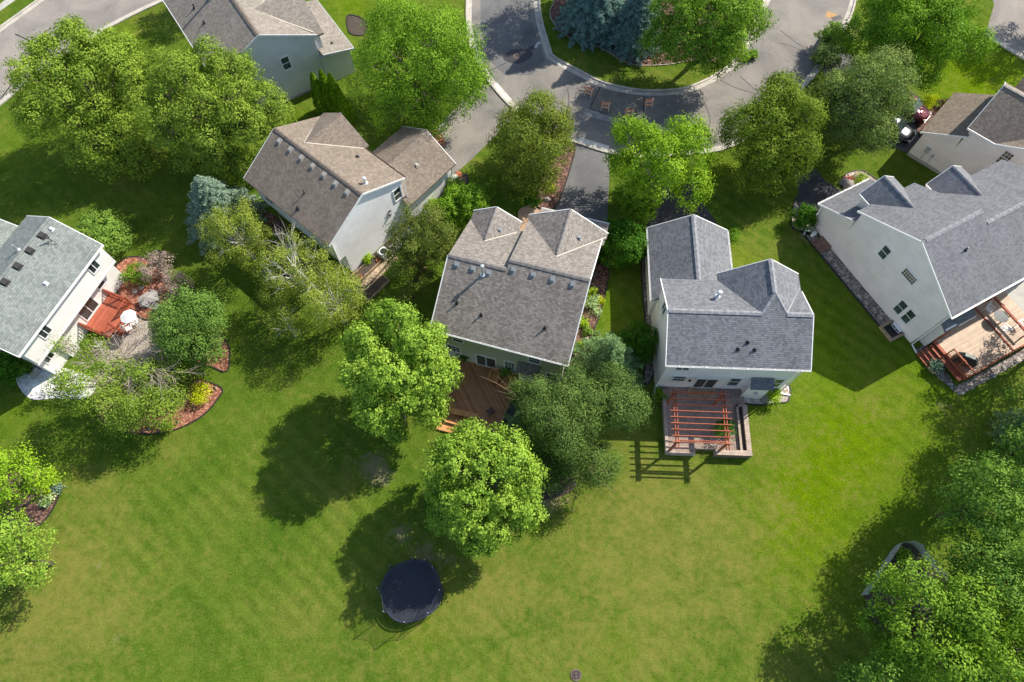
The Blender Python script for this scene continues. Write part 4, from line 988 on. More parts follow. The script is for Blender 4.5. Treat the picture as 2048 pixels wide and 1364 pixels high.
# ------------------------------------------------------------------ trees and plants
def leaf_mesh(name, pos, nrm, size, tint, asp=.62, fold=0.0):
    'many small pointed leaf faces, one quad each'
    N = len(pos); rng = np.random.default_rng(N + 7)
    nrm = nrm / (np.linalg.norm(nrm, axis=1, keepdims=True) + 1e-9)
    rnd = rng.normal(size=(N, 3)); t = np.cross(nrm, rnd); t /= (np.linalg.norm(t, axis=1, keepdims=True) + 1e-9); b = np.cross(nrm, t)
    s = size[:, None]
    co = np.empty((N, 4, 3))
    co[:, 0] = pos - t * s; co[:, 1] = pos + b * s * asp - t * s * .1 + nrm * s * fold; co[:, 2] = pos + t * s; co[:, 3] = pos - b * s * asp - t * s * .1 + nrm * s * fold
    me = bpy.data.meshes.new(name)
    fast_mesh(me, co.reshape(-1, 3), np.arange(N * 4).reshape(N, 4))
    a = me.attributes.new('tint', 'FLOAT', 'FACE'); a.data.foreach_set('value', np.clip(tint, 0, 1).astype(np.float32))
    return me
def sph(rng, n, zmin=-.35):
    z = rng.uniform(zmin, 1, n); a = rng.uniform(0, 2 * PI, n); r = np.sqrt(1 - z * z)
    return np.stack([r * np.cos(a), r * np.sin(a), z], 1)
LEAF = {}
def leafm(key):
    if key not in LEAF:
        a, b = PAL[key]; f_ = 1.0 if key in ('bspruce', 'bspruce2', 'smoke', 'hosta', 'purple', 'red') else .85 if key in ('maple', 'maple2', 'lime', 'oak', 'oak2') else .65; a = (a[0] * .92, a[1] * .92, a[2] * f_); b = (b[0] * 1.06, b[1] * 1.04, b[2] * f_); LEAF[key] = leafmat('leaves_' + key, a, b)
    return LEAF[key]
PAL = dict(
    maple=((.085, .20, .018), (.38, .54, .09)), ash=((.085, .165, .025), (.31, .42, .09)), maple2=((.09, .175, .018), (.34, .46, .075)),
    locust=((.07, .175, .018), (.26, .43, .055)), crab=((.06, .11, .02), (.25, .31, .07)), bright=((.09, .21, .014), (.33, .50, .05)),
    linden=((.035, .105, .012), (.27, .35, .06)), grey=((.055, .115, .045), (.29, .38, .15)), mid=((.05, .15, .018), (.26, .44, .05)),
    oak=((.045, .135, .022), (.25, .40, .075)), oak2=((.05, .15, .016), (.30, .46, .055)), birch=((.11, .18, .03), (.37, .44, .11)), pine=((.055, .095, .025), (.22, .27, .08)),
    pine2=((.042, .095, .03), (.18, .27, .10)), bspruce=((.07, .145, .145), (.26, .41, .41)), bspruce2=((.08, .15, .115), (.32, .43, .33)),
    spruce=((.06, .13, .08), (.24, .37, .24)), dark=((.025, .095, .012), (.10, .24, .03)), elm=((.05, .125, .035), (.21, .34, .10)), shrub=((.08, .17, .035), (.27, .42, .11)),
    yellow=((.30, .38, .012), (.68, .72, .03)), smoke=((.20, .16, .15), (.52, .40, .35)), thuja=((.06, .17, .008), (.26, .44, .03)), lime=((.15, .30, .012), (.42, .56, .05)),
    apple=((.08, .17, .025), (.30, .41, .09)), hosta=((.12, .26, .06), (.62, .72, .4)), purple=((.06, .03, .035), (.16, .09, .09)), red=((.30, .012, .01), (.55, .03, .02)))
def trunk_mesh(base, blobs, r0, rng, n=9):
    mb = MB(); zc = max(.8, min(b[0][2] for b in blobs) * .55); c = np.mean([b[0] for b in blobs], 0)
    f = (base[0] * .7 + c[0] * .3, base[1] * .7 + c[1] * .3, zc)
    top = max(b[0][2] for b in blobs)
    mb.tube([(base[0], base[1], -.05), (base[0] + .02, base[1], zc * .5), f, (c[0], c[1], (zc + top) / 2), (c[0] * .8 + base[0] * .2, c[1], top)], [r0 * 1.35, r0, r0 * .85, r0 * .5, r0 * .12], n)
    for (p, r) in blobs:
        k = rng.uniform(.15, .6); s = Vector(f) * (1 - k) + Vector((c[0], c[1], (zc + top) / 2)) * k; e = Vector(p); m = s * .5 + e * .5 + Vector((rng.normal() * .15, rng.normal() * .15, -.15))
        mb.tube([s, m, e], [r0 * .38, r0 * .24, r0 * .08], 6)
        for _ in range(4):
            d = Vector(sph(rng, 1, -.2)[0]) * r * .85; q = m * .3 + e * .7; mb.tube([q, q + d * .5 + Vector((0, 0, .08)), e + d], [r0 * .12, r0 * .07, r0 * .02], 4, False)
    return mb
def crown_pts(rng, blobs, n_tuft, per, tr, size, up=.5, zmin=-.45, droop=0.0, jit=.12):
    w = np.array([b[1] ** 2 for b in blobs]) * rng.uniform(.65, 1.35, len(blobs)); w /= w.sum()
    bi = rng.choice(len(blobs), n_tuft * 2, p=w); d = sph(rng, n_tuft * 2, zmin)
    C = np.array([b[0] for b in blobs]); Rr = np.array([b[1] for b in blobs])
    tp = C[bi] + d * (Rr[bi] * rng.uniform(1 - jit * 2.2, 1 + jit, n_tuft * 2))[:, None]
    depth = np.min(np.linalg.norm(tp[:, None, :] - C[None], axis=2) / Rr[None], axis=1)
    keep = depth > rng.uniform(.55, .85, len(tp)); tp = tp[keep][:n_tuft]; d = d[keep][:n_tuft]; n = len(tp)
    bt = rng.uniform(0, 1, len(blobs)); tt = .6 * rng.uniform(0, 1, n) + .4 * bt[bi[keep][:n]]
    P_ = np.repeat(tp, per, 0); D = np.repeat(d, per, 0); T = np.repeat(tt, per)
    off = rng.normal(size=(n * per, 3)) * tr * np.array([1, 1, .75]); P_ = P_ + off
    if droop: P_[:, 2] -= droop * rng.uniform(0, 1, len(P_)) ** 2
    N_ = D * .85 + off / tr * .32 + rng.normal(size=P_.shape) * .42; N_[:, 2] += up * .45
    return P_, N_, size * rng.uniform(.65, 1.3, len(P_)), np.clip(.5 * T + .5 * rng.uniform(0, 1, len(P_)), 0, 1)
def blobs_for(rng, c, rx, ry, hz, n, frac=.42, rot=0.0):
    out = [(np.array(c), min(rx, ry, hz) * .62)]
    g = (1 + 5 ** .5) / 2
    for i in range(n):
        z = -.55 + 1.5 * (i + .5) / n; z = min(z, .93); a = 2 * PI * i / g + rng.uniform(-.35, .35); r = math.sqrt(max(0, 1 - z * z))
        k = rng.uniform(.56, .80); f = frac * rng.uniform(.68, 1.12)
        x, y = r * math.cos(a) * rx * k * 1.02, r * math.sin(a) * ry * k * 1.02; co, si = math.cos(rot), math.sin(rot)
        out.append((np.array([c[0] + x * co - y * si, c[1] + x * si + y * co, c[2] + z * hz * k * 1.05]), f * (rx + ry) / 2))
    return out
def tree(label, px, py, hc, rpx, hz, pal, seed, ry=1.0, rot=0.0, n=16, frac=.42, dens=1.0, leaf=.13, tuft=.26, per=22, bark='bark', base=None, name='tree', group=None, extra=(), up=.5, droop=0.0, r0=None, cat='tree', jit=.12, zmin=-.45):
    rng = np.random.default_rng(seed); c = P(px, py, hc); r = rpx * scale_at(px, py, hc)
    o = (c[0], c[1], 0) if base is None else (*P(*base), 0)
    t = thing(name, label, cat, o, 0, group)
    B = blobs_for(rng, (c[0] - o[0], c[1] - o[1], hc), r, r * ry, hz, n, frac, rot)
    for (ex, ey, eh, er) in extra:
        q = P(ex, ey, eh); rr = er * scale_at(ex, ey, eh); B += [(np.array([q[0] - o[0], q[1] - o[1], eh]), rr * .7)]
        for k in range(4): d = sph(rng, 1)[0] * rr * .5; B.append((np.array([q[0] - o[0], q[1] - o[1], eh]) + d, rr * .5))
    area = sum(4 * b[1] ** 2 for b in B) * .8
    nt_ = int(area * 3.6 * dens / (tuft / .26) ** 1.2)
    p, nn, s, tn = crown_pts(rng, B, nt_, int(per * 1.95), tuft, leaf * .72, up, zmin, droop, jit)
    p[:, 2] = np.maximum(p[:, 2], .12)
    me = leaf_mesh('crown', p, nn, s, tn); me.materials.append(leafm(pal)); cr = bpy.data.objects.new('crown', me); COL.objects.link(cr); cr.parent = t
    tm = trunk_mesh((0, 0), B, r0 or max(.06, .045 * r + .04), rng); tm.build('trunk', M[bark], t, True)
    return t
def conifer(label, px, py, h, rpx, pal, seed, base=None, lay=None, name='spruce', n_b=15, leaf=.10, dens=1.0, bark='bark_r', up=.35, tipz=None, power=.85, group=None, low=.35, sweep=.12):
    'px,py is the crown centre at one third of its height; boughs in whorls, each a flat drooping spray of needles'
    rng = np.random.default_rng(seed); hc = h * .38; c = P(px, py, hc); r = rpx * scale_at(px, py, hc)
    if base is not None: c = P(*base)
    t = thing(name, label, 'tree', (c[0], c[1], 0), 0, group)
    lay = lay or int(h / .38); PS = []; NS = []; SS = []; TS = []; tm = MB(); tm.tube([(0, 0, -.05), (0, 0, h * .5), (0, 0, h * .98)], [.05 + h * .017, .03 + h * .01, .015], 8)
    for i in range(lay):
        f = (i + .5) / lay; z = low + (h - low) * f; R_ = r * (1 - f) ** power * rng.uniform(.92, 1.08) + .1
        nb = max(5, int(n_b * (1 - f) ** .6 * r / 2.2)); a0 = rng.uniform(0, 6.28)
        for k in range(nb):
            a = a0 + 2 * PI * k / nb + rng.uniform(-.12, .12); L = R_ * rng.uniform(.8, 1.1); d = np.array([math.cos(a), math.sin(a), 0]); sdv = np.array([-d[1], d[0], 0])
            tip = np.array([0, 0, z]) + d * L + np.array([0, 0, -sweep * L + .12 * L * f])
            if k % 2 == 0: tm.tube([(0, 0, z), tuple((np.array([0, 0, z + .05]) * .5 + tip * .5)), tuple(tip)], [.03 + .01 * (1 - f), .015, .006], 4, False)
            m = int((50 * L + 16) * dens); s = rng.uniform(.12, 1, m) ** .7; wdt = (.10 + .26 * L * (1 - s) * .8 + .07)
            lat = rng.normal(size=m) * wdt * .55
            zz = z + (tip[2] - z) * s + .10 * L * np.sin(s * PI) - np.abs(lat) * .25 + rng.normal(size=m) * .03
            pos = np.array([0, 0, 0]) + d[None] * (L * s)[:, None] + sdv[None] * lat[:, None]; pos[:, 2] = zz
            nr = np.tile(np.array([0, 0, 1.0]), (m, 1)) * .7 + rng.normal(size=(m, 3)) * .5 + d[None] * .25 + sdv[None] * (lat / (wdt + .01))[:, None] * .4
            PS.append(pos); NS.append(nr); SS.append(leaf * rng.uniform(.6, 1.35, m)); TS.append(np.clip(.25 + .55 * s * rng.uniform(.4, 1.3, m), 0, 1))
    p = np.concatenate(PS); p[:, 2] = np.maximum(p[:, 2], .08)
    me = leaf_mesh('crown', p, np.concatenate(NS), np.concatenate(SS), np.concatenate(TS), .32); me.materials.append(leafm(pal)); o = bpy.data.objects.new('crown', me); COL.objects.link(o); o.parent = t
    tm.build('trunk', M[bark], t)
    return t
def shrub(label, px, py, rpx, h, pal, seed, ry=1.0, rot=0.0, leaf=.075, dens=1.5, name='shrub', cat='shrub', group=None, tuft=.14, n=8, zmin=-.2, per=30, z0=0.0):
    rng = np.random.default_rng(seed); c = P(px, py, h * .5 + z0); r = rpx * scale_at(px, py, h * .5)
    t = thing(name, label, cat, (c[0], c[1], z0), 0, group)
    B = blobs_for(rng, (0, 0, h * .5), r, r * ry, h * .5, n, .5, rot)
    area = sum(4 * b[1] ** 2 for b in B) * .8; nt_ = max(14, int(area * 9 * dens / (tuft / .14)))
    p, nn, s, tn = crown_pts(rng, B, nt_, per, tuft, leaf, .5, zmin); p[:, 2] = np.maximum(p[:, 2], .04)
    me = leaf_mesh('foliage', p, nn, s, tn); me.materials.append(leafm(pal)); o = bpy.data.objects.new('foliage', me); COL.objects.link(o); o.parent = t
    m_ = MB()
    for k in range(5): a = 2 * PI * k / 5; m_.tube([(0.03 * math.cos(a), .03 * math.sin(a), -.03), (r * .4 * math.cos(a), r * .4 * math.sin(a), h * .6)], [.03, .008], 5)
    m_.build('stem', M['bark'], t)
    return t
def bare(mb, p, d, L, r, rng, lev, maxlev=4, spread=.5, lift=.05):
    n = 4; pts = [p]; q = Vector(p); dd = Vector(d)
    for i in range(n): dd = (dd + Vector((rng.normal() * .10, rng.normal() * .10, rng.normal() * .07 + lift))).normalized(); q = q + dd * (L / n); pts.append(q.copy())
    mb.tube(pts, [r * (1 - .72 * i / n) for i in range(n + 1)], 6 if lev < 2 else 4, lev == 0)
    if lev >= maxlev: return
    k = 5 if lev < 3 else 4
    for j in range(k):
        i = 1 + int(rng.uniform(0, n)); s = pts[min(i, n)]; nd = (dd + Vector(rng.normal(size=3)) * spread).normalized()
        bare(mb, s, nd, L * rng.uniform(.42, .62), r * .45, rng, lev + 1, maxlev, spread, lift)

tree('broad light green maple at the upper left beside the street kerb', 170, 180, 6.3, 104, 4.6, 'maple2', 11, ry=1.42, rot=R(-57), n=30, frac=.30, leaf=.13, base=(255, 330), dens=1.15, extra=[(235, 255, 3.6, 66), (190, 290, 3.4, 60), (265, 310, 2.0, 52), (225, 330, 1.6, 44), (110, 110, 8, 46), (150, 75, 8.2, 40)])
tree('wide olive green ash covering the corner of the white house', 432, 218, 6.2, 140, 4.6, 'ash', 12, ry=.92, n=34, frac=.26, leaf=.12, tuft=.24, base=(430, 300), dens=1.15, extra=[(330, 150, 6, 50), (555, 225, 5.5, 42), (340, 270, 4, 52), (430, 320, 3.2, 48), (370, 310, 3, 44), (480, 325, 3, 34)])
tree('large bright green locust between the white house garage and the loop road', 835, 128, 5.8, 148, 4.8, 'locust', 13, ry=.95, n=30, frac=.27, leaf=.115, tuft=.3, base=(850, 210), dens=1.35, droop=.25, extra=[(780, 215, 3.6, 50), (870, 235, 3.6, 46), (930, 190, 4, 46), (770, 250, 2.8, 28)])
tree('reddish green crab apple left of the long grey driveway', 1068, 282, 3.8, 86, 3.3, 'crab', 14, n=16, frac=.36, leaf=.11, extra=[(1035, 335, 3, 46), (1085, 365, 2.2, 38), (1110, 245, 4, 40)], base=(1070, 340), dens=1.7)
tree('bright green open-crowned maple right of the grey driveway', 1320, 325, 5.0, 96, 3.9, 'bright', 15, n=15, frac=.36, leaf=.125, tuft=.25, dens=1.3, base=(1330, 370), extra=[(1255, 265, 5, 36), (1390, 270, 5, 38), (1380, 390, 4, 40), (1240, 330, 4.5, 30)])
tree('dark olive linden on the lawn between the two right driveways', 1545, 272, 4.6, 98, 4.3, 'linden', 16, n=24, frac=.30, leaf=.115, dens=1.5, base=(1560, 340), extra=[(1520, 345, 3, 52), (1590, 335, 3, 44), (1560, 200, 6, 50), (1615, 235, 5.5, 36)])
tree('grey green linden with silvery leaf undersides by the parked cars', 1724, 205, 5.2, 98, 4.6, 'grey', 17, n=26, frac=.29, leaf=.11, dens=1.55, base=(1740, 280), extra=[(1655, 120, 4.5, 30), (1730, 275, 3.4, 52), (1690, 255, 3.6, 44), (1775, 135, 6, 46)])
tree('large mid green tree at the top right above the bright lawn', 1820, 45, 6.0, 125, 4.6, 'mid', 18, n=28, frac=.28, leaf=.12, dens=1.5, base=(1810, 150), extra=[(1930, 100, 5, 50), (1740, 90, 4.5, 40), (1850, 140, 4, 40)])
tree('broad green oak at the right of the road island', 1405, 52, 6.0, 105, 5, 'oak2', 19, n=28, frac=.29, leaf=.13, dens=1.5, base=(1400, 120), extra=[(1490, 50, 5.5, 50), (1310, 95, 4, 42), (1440, 120, 4, 36)])
conifer('blue spruce at the left end of the road island', 1172, 0, 9.5, 74, 'bspruce', 21, n_b=17, leaf=.10, dens=1.4, base=(1185, 55))
conifer('blue spruce standing beside the oak on the road island', 1264, 34, 9.0, 66, 'bspruce', 22, n_b=17, leaf=.10, dens=1.4, base=(1266, 85))
conifer('silvery blue spruce beside the back corner of the white house', 438, 415, 6.5, 84, 'bspruce2', 23, n_b=15, leaf=.11, dens=1.2, base=(458, 448))
tree('yellow green birch in front of the silvery spruce', 478, 470, 3.6, 66, 2.9, 'birch', 31, n=15, frac=.36, leaf=.075, tuft=.24, per=34, droop=.35, dens=1.25, bark='bark_b', name='birch')
tree('yellow green birch with bare white twigs over the dark deck', 590, 540, 4.3, 88, 3.0, 'birch', 32, n=18, frac=.30, leaf=.075, tuft=.24, per=34, droop=.35, dens=.85, bark='bark_b', name='birch')
tree('yellow green birch nearest the white house garden boxes', 668, 600, 3.8, 70, 3.0, 'birch', 33, n=16, frac=.34, leaf=.075, tuft=.24, per=34, droop=.35, dens=1.25, bark='bark_b', name='birch')
tree('small yellow green birch standing forward on the lawn', 572, 645, 2.6, 40, 2.3, 'birch', 34, n=9, frac=.42, leaf=.075, tuft=.22, per=34, droop=.3, bark='bark_b', name='birch')
# dead limbs of the middle birch
rng = np.random.default_rng(5)
t = thing('birch', 'leafless white birch leader rising out of the yellow green birches', 'tree', (*P(640, 590), 0))
m_ = MB(); q = P(600, 555, 4.5); o = P(640, 590); m_.tube([(0, 0, 0), ((q[0] - o[0]) * .5, (q[1] - o[1]) * .5, 3.2), (q[0] - o[0], q[1] - o[1], 6.4)], [.14, .1, .07], 8)
for k in range(6):
    a = rng.uniform(0, 6.28) if k > 3 else 2.4 + rng.normal() * .5; bare(m_, Vector((q[0] - o[0], q[1] - o[1], 5.2 + .15 * k)), Vector((math.cos(a), math.sin(a), .15)), 2.6 if k < 5 else 1.6, .035, rng, 1, 3, .45, .0)
m_.build('trunk', M['bark_b'], t)

tree('vivid yellow green maple left of the brown deck', 797, 742, 6.2, 126, 4.5, 'maple', 41, ry=1.05, n=28, frac=.27, leaf=.125, tuft=.15, per=16, dens=1.5, base=(808, 850), jit=.19, extra=[(790, 850, 2.8, 36), (770, 640, 7.5, 40), (740, 700, 6, 50), (860, 790, 4.5, 50)])
tree('vivid yellow green maple on the lawn above the trampoline', 968, 975, 5.6, 130, 4.3, 'maple', 42, n=30, frac=.26, leaf=.125, tuft=.15, per=16, dens=1.5, base=(975, 1010), jit=.19, extra=[(940, 870, 6.5, 36), (890, 900, 6, 40), (1050, 1020, 5, 42), (960, 1070, 4.5, 44), (900, 1030, 4.5, 44)])
tree('olive green pine with pinkish bare branches beside the brown deck', 1125, 835, 4.6, 102, 3.4, 'pine2', 43, n=24, frac=.30, leaf=.085, tuft=.26, per=34, dens=1.7, bark='bark_r', name='pine', base=(1130, 880), extra=[(1245, 815, 5, 60), (1200, 925, 3.2, 56), (1225, 770, 5, 42), (1035, 785, 4, 26), (1150, 915, 3, 62), (1085, 845, 3.5, 54), (1100, 940, 2, 46), (1060, 800, 4, 34)])
tree('dark green pine between the white house and the sage house', 845, 480, 4.6, 66, 3.4, 'pine', 44, n=20, frac=.34, leaf=.085, tuft=.25, per=32, bark='bark_r', name='pine', extra=[(800, 525, 4, 36), (845, 560, 2.4, 34), (820, 600, 1.5, 25)], base=(850, 540), dens=1.7)
conifer('blue green spruce below the right rake of the sage house', 1217, 715, 6.0, 84, 'spruce', 45, n_b=13, leaf=.10, dens=1.2, base=(1208, 745))
conifer('small bluish spruce between the lawn maple and the hot tub', 1042, 850, 3.0, 46, 'spruce', 46, n_b=14, leaf=.085, dens=1.3)
shrub('dense dark round shrub against the cream house side wall', 1277, 682, 36, 2.6, 'dark', 47, leaf=.07, n=12)
shrub('tall dark green shrub at the sage house front corner', 1245, 487, 44, 3.2, 'dark', 48, leaf=.08, n=14, ry=1.15)
shrub('leafy green bush beside the driveway under the open maple', 1275, 400, 40, 2.4, 'mid', 49, leaf=.08, n=12)
shrub('round green shrub between the pine and the entry of the sage house', 925, 412, 50, 2.4, 'mid', 50, leaf=.08, n=14, ry=.8)
tree('dense dark green elm beside the red mulch patch', 382, 655, 3.6, 80, 3.0, 'elm', 51, n=22, frac=.32, leaf=.105, dens=1.8, extra=[(400, 705, 2, 46), (350, 690, 2.2, 40)])
shrub('pale green shrub near the off-white house gable corner', 208, 470, 46, 2.6, 'shrub', 52, leaf=.08, n=14)
shrub('soft green juniper by the off-white house corner', 272, 552, 28, 1.3, 'locust', 53, leaf=.06, ry=.8)
shrub('purplish grey smoke bush beyond the juniper', 312, 536, 32, 1.7, 'smoke', 54, leaf=.06, dens=1.0)
shrub('brownish smoke bush beside the elm', 352, 572, 28, 1.5, 'smoke', 55, leaf=.06, dens=1.0)
shrub('bright yellow spirea in the red mulch bed', 400, 788, 18, 1.0, 'yellow', 56, leaf=.055, ry=1.3)
shrub('leafy green shrub left of the yellow spirea', 372, 765, 22, 1.0, 'apple', 57, leaf=.06)
shrub('small yellow green shrub at the tip of the red mulch bed', 335, 850, 14, .8, 'lime', 58, leaf=.055)
tree('half-dead ash with leafy skirts beside the off-white house patio', 285, 800, 3.2, 78, 2.0, 'apple', 59, n=12, frac=.36, leaf=.10, dens=1.35, bark='bark_g', extra=[(165, 780, 4.2, 52), (120, 770, 4, 30), (130, 690, 4.5, 22), (205, 735, 3.5, 40), (340, 740, 2.5, 40), (250, 835, 2.4, 40), (320, 800, 2.6, 40), (190, 700, 4, 30)], base=(285, 770))
rng = np.random.default_rng(77); t = thing('dead_tree', 'bare grey branches spreading above the half-dead ash', 'tree', (*P(288, 752), 0)); m_ = MB()
m_.tube([(0, 0, 0), (-.1, .05, 2.2), (-.3, .2, 3.6)], [.2, .16, .12], 8)
for k, (ax, ay) in enumerate([(205, 690), (165, 735), (190, 760), (245, 665), (262, 650), (300, 660), (330, 690), (345, 745), (330, 780), (290, 790), (350, 660)]):
    q = Vector((*P(ax, ay, 4.6), 4.6)) - Vector((*P(288, 752), 0)); s_ = Vector((-.2, .1, 2.6 + .07 * k)); d = q - s_
    bare(m_, s_, d.normalized(), d.length * .72, .06, rng, 1, 4, .30, .015)
m_.build('trunk', M['bark_g'], t)
for (lx, ly, lr, ph, nm, pl, sd_) in [(1850, 1250, 122, 5.0, 'large green oak at the bottom right with sunlit top', 'oak2', 61), (1975, 1005, 92, 5.5, 'green oak leaning in from the right edge', 'oak', 62), (1985, 1160, 100, 5.2, 'dark green oak behind the netted garden', 'oak', 63), (1990, 1325, 120, 5.5, 'green oak in the bottom right corner', 'oak2', 64), (1730, 1370, 55, 3.5, 'dark green tree at the bottom edge left of the large oak', 'oak', 65), (2060, 905, 60, 6, 'oak crown at the right edge above the leaning oak', 'oak', 66)]:
    tree(nm, lx, ly, ph, lr, 4.2, pl, sd_, n=24, frac=.29, leaf=.125, dens=1.6)
conifer('dark blue green spruce cut by the right edge', 2062, 850, 7, 50, 'spruce', 67, n_b=14)
tree('bright green maple at the left edge above the yellow ash', 25, 965, 3.6, 72, 2.8, 'bright', 71, n=18, frac=.33, leaf=.115, dens=1.2)
tree('yellow green ash at the left edge below the bright maple', 22, 1115, 4.2, 74, 3.2, 'maple', 72, n=18, frac=.33, leaf=.11, dens=1.6)
shrub('dark leafy bush against the off-white house end wall', 18, 735, 42, 2.2, 'dark', 73, leaf=.08, n=12)
# trees just past the frame; their shadows lie across the roads and the lawn corner
tree('tall tree beyond the top edge on the road island', 1150, -95, 5.5, 80, 4.6, 'oak', 201, n=20, frac=.32)
tree('second tree beyond the top edge on the road island', 1250, -120, 5.5, 80, 4.6, 'oak', 202, n=20, frac=.32)
tree('tree beyond the top edge beside the upper left street', 415, -95, 5, 60, 3.6, 'mid', 203, n=18, frac=.32)
tree('tree beyond the right edge by the far street', 2150, -30, 5, 80, 4.2, 'mid', 204, n=18, frac=.32)
tree('oak beyond the right edge past the tan deck', 2150, 800, 6, 90, 4.6, 'oak', 205, n=20, frac=.32)
tree('oak beyond the right edge below the concrete patio', 2190, 640, 6, 85, 4.6, 'oak', 206, n=20, frac=.32)
# bare limbs of the pine reaching over the brown deck
rng = np.random.default_rng(31); t = thing('pine', 'bare pinkish pine limbs reaching over the brown deck from the olive pine', 'tree', (*P(1120, 872), 0)); m_ = MB(); m_.tube([(0, 0, 0), (-.2, .2, 3.0), (-.3, .3, 5.4)], [.16, .12, .07], 8)
for ax, ay, az in [(1005, 790, 4.6), (1190, 930, 4.2), (1175, 950, 3.8)]:
    q = Vector((*P(ax, ay, az), az)) - Vector((*P(1120, 872), 0)); s_ = Vector((-.25, .25, 4.2)); d = q - s_; bare(m_, s_, d.normalized(), d.length, .05, rng, 2, 3, .35, .0)
m_.build('trunk', M['bark_r'], t)
# columnar arborvitae
rng = np.random.default_rng(9)
for k, (bx_, by_, hh_, lb) in enumerate([(650, 222, 4.6, 'left column of the arborvitae row beside the blue grey wall'), (668, 222, 4.9, 'middle column of the arborvitae row'), (684, 228, 4.9, 'right column of the arborvitae row'), (697, 240, 3.4, 'shorter arborvitae at the end of the row')]):
    c = P(bx_, by_); t = thing('arborvitae', lb, 'tree', (*c, 0)); m = 5200; f = rng.uniform(0, 1, m) ** .8; a = rng.uniform(0, 6.28, m)
    r_ = .85 * (1 - f) ** .6 * (.8 + .2 * np.minimum(1, f * 6)) * (1 + .1 * np.sin(a * 5 + f * 9)) * rng.uniform(.82, 1.05, m)
    p = np.stack([r_ * np.cos(a), r_ * np.sin(a), .1 + f * hh_], 1); nn = np.stack([np.cos(a), np.sin(a), np.full(m, .4)], 1) + rng.normal(size=(m, 3)) * .45
    me = leaf_mesh('crown', p, nn, .1 * rng.uniform(.6, 1.3, m), rng.uniform(0, 1, m), .5); me.materials.append(leafm('thuja')); o = bpy.data.objects.new('crown', me); COL.objects.link(o); o.parent = t
    m_ = MB(); m_.tube([(0, 0, 0), (0, 0, hh_ * .9)], [.09, .02], 6); m_.build('trunk', M['bark'], t)
shrub('dense egg-shaped evergreen in the stone bed by the garage corner', 1608, 435, 21, 1.9, 'dark', 81, leaf=.08, dens=2.0, ry=1.1, n=10)
shrub('lime green shrub by the small bay of the cream house', 1545, 792, 17, 1.0, 'lime', 82, leaf=.07, ry=1.2)
shrub('dark green shrub on the pergola patio', 1448, 858, 20, 1.1, 'dark', 83, leaf=.07, z0=.45)
shrub('small green bush at the cream garage side wall', 1466, 472, 12, 1.0, 'mid', 84)
shrub('low dark bush by the cream house back corner', 1322, 790, 12, .6, 'mid', 85)
shrub('yellow shrub in the bed beside the parked cars', 1862, 202, 13, .8, 'yellow', 86, leaf=.06)
shrub('second yellow shrub closer to the maroon car', 1853, 214, 8, .6, 'yellow', 87, leaf=.06)
shrub('purple leaved shrub at the brown garage corner', 1884, 210, 12, .9, 'purple', 88, leaf=.06)
shrub('yellow green barberry at the slate garage front', 1720, 358, 13, .7, 'lime', 89, leaf=.055)
shrub('red leaved shrub beside the boulder', 1697, 360, 7, .5, 'red', 90, leaf=.05)
shrub('bright yellow shrub beside the grey driveway', 1102, 379, 8, .5, 'yellow', 91, leaf=.05)
shrub('dark clipped bush at the sage house walkway', 1066, 400, 18, 1.1, 'dark', 92)
shrub('broad leafy bush along the white garage wall', 905, 370, 18, 1.1, 'shrub', 93)
shrub('weedy green plants along the white house wall', 868, 415, 22, .8, 'lime', 94, ry=.6)
shrub('green vegetable plant in the front garden box', 735, 520, 10, .7, 'lime', 95)
shrub('leafy plant beyond the terracotta pot', 795, 545, 12, .7, 'shrub', 96)
shrub('large leafy bush at the road end by the grey linden', 1663, 80, 29, 2.6, 'shrub', 97, n=12, ry=1.2)
shrub('yellow daylilies beside the sage house wall', 1184, 588, 11, .6, 'lime', 98, leaf=.07)
shrub('pale hosta below the yellow daylilies', 1182, 605, 13, .5, 'hosta', 99, leaf=.07, ry=1.3)
shrub('silver green groundcover at the end of the hostas', 1192, 625, 8, .3, 'hosta', 100, leaf=.05)
shrub('small green perennial high in the side bed', 1166, 645, 9, .4, 'lime', 101)
shrub('small green perennial low in the side bed', 1176, 662, 7, .4, 'shrub', 102)
shrub('yellow green perennial near the spruce', 1160, 690, 6, .3, 'lime', 103)
shrub('dark potted plant beside the patio door', 932, 712, 12, 1.1, 'dark', 104, z0=.38)
shrub('round potted fern between the two orange chairs', 1012, 745, 9, .5, 'shrub', 105, z0=.7)
shrub('white edged hosta at the left bed edge', 95, 1000, 13, .4, 'hosta', 106, leaf=.07)
shrub('blue grey hosta near the tip of the left bed', 113, 978, 8, .35, 'bspruce2', 107, leaf=.06)
shrub('leafy daylilies behind the white edged hosta', 90, 965, 22, .7, 'lime', 108)
shrub('small plants in the netted garden plot', 1805, 1115, 16, .5, 'mid', 109)
shrub('low fern in the shade of the pine bed', 1060, 965, 22, .5, 'mid', 110)
shrub('green groundcover at the foot of the oak island', 1500, 110, 14, .5, 'mid', 111)
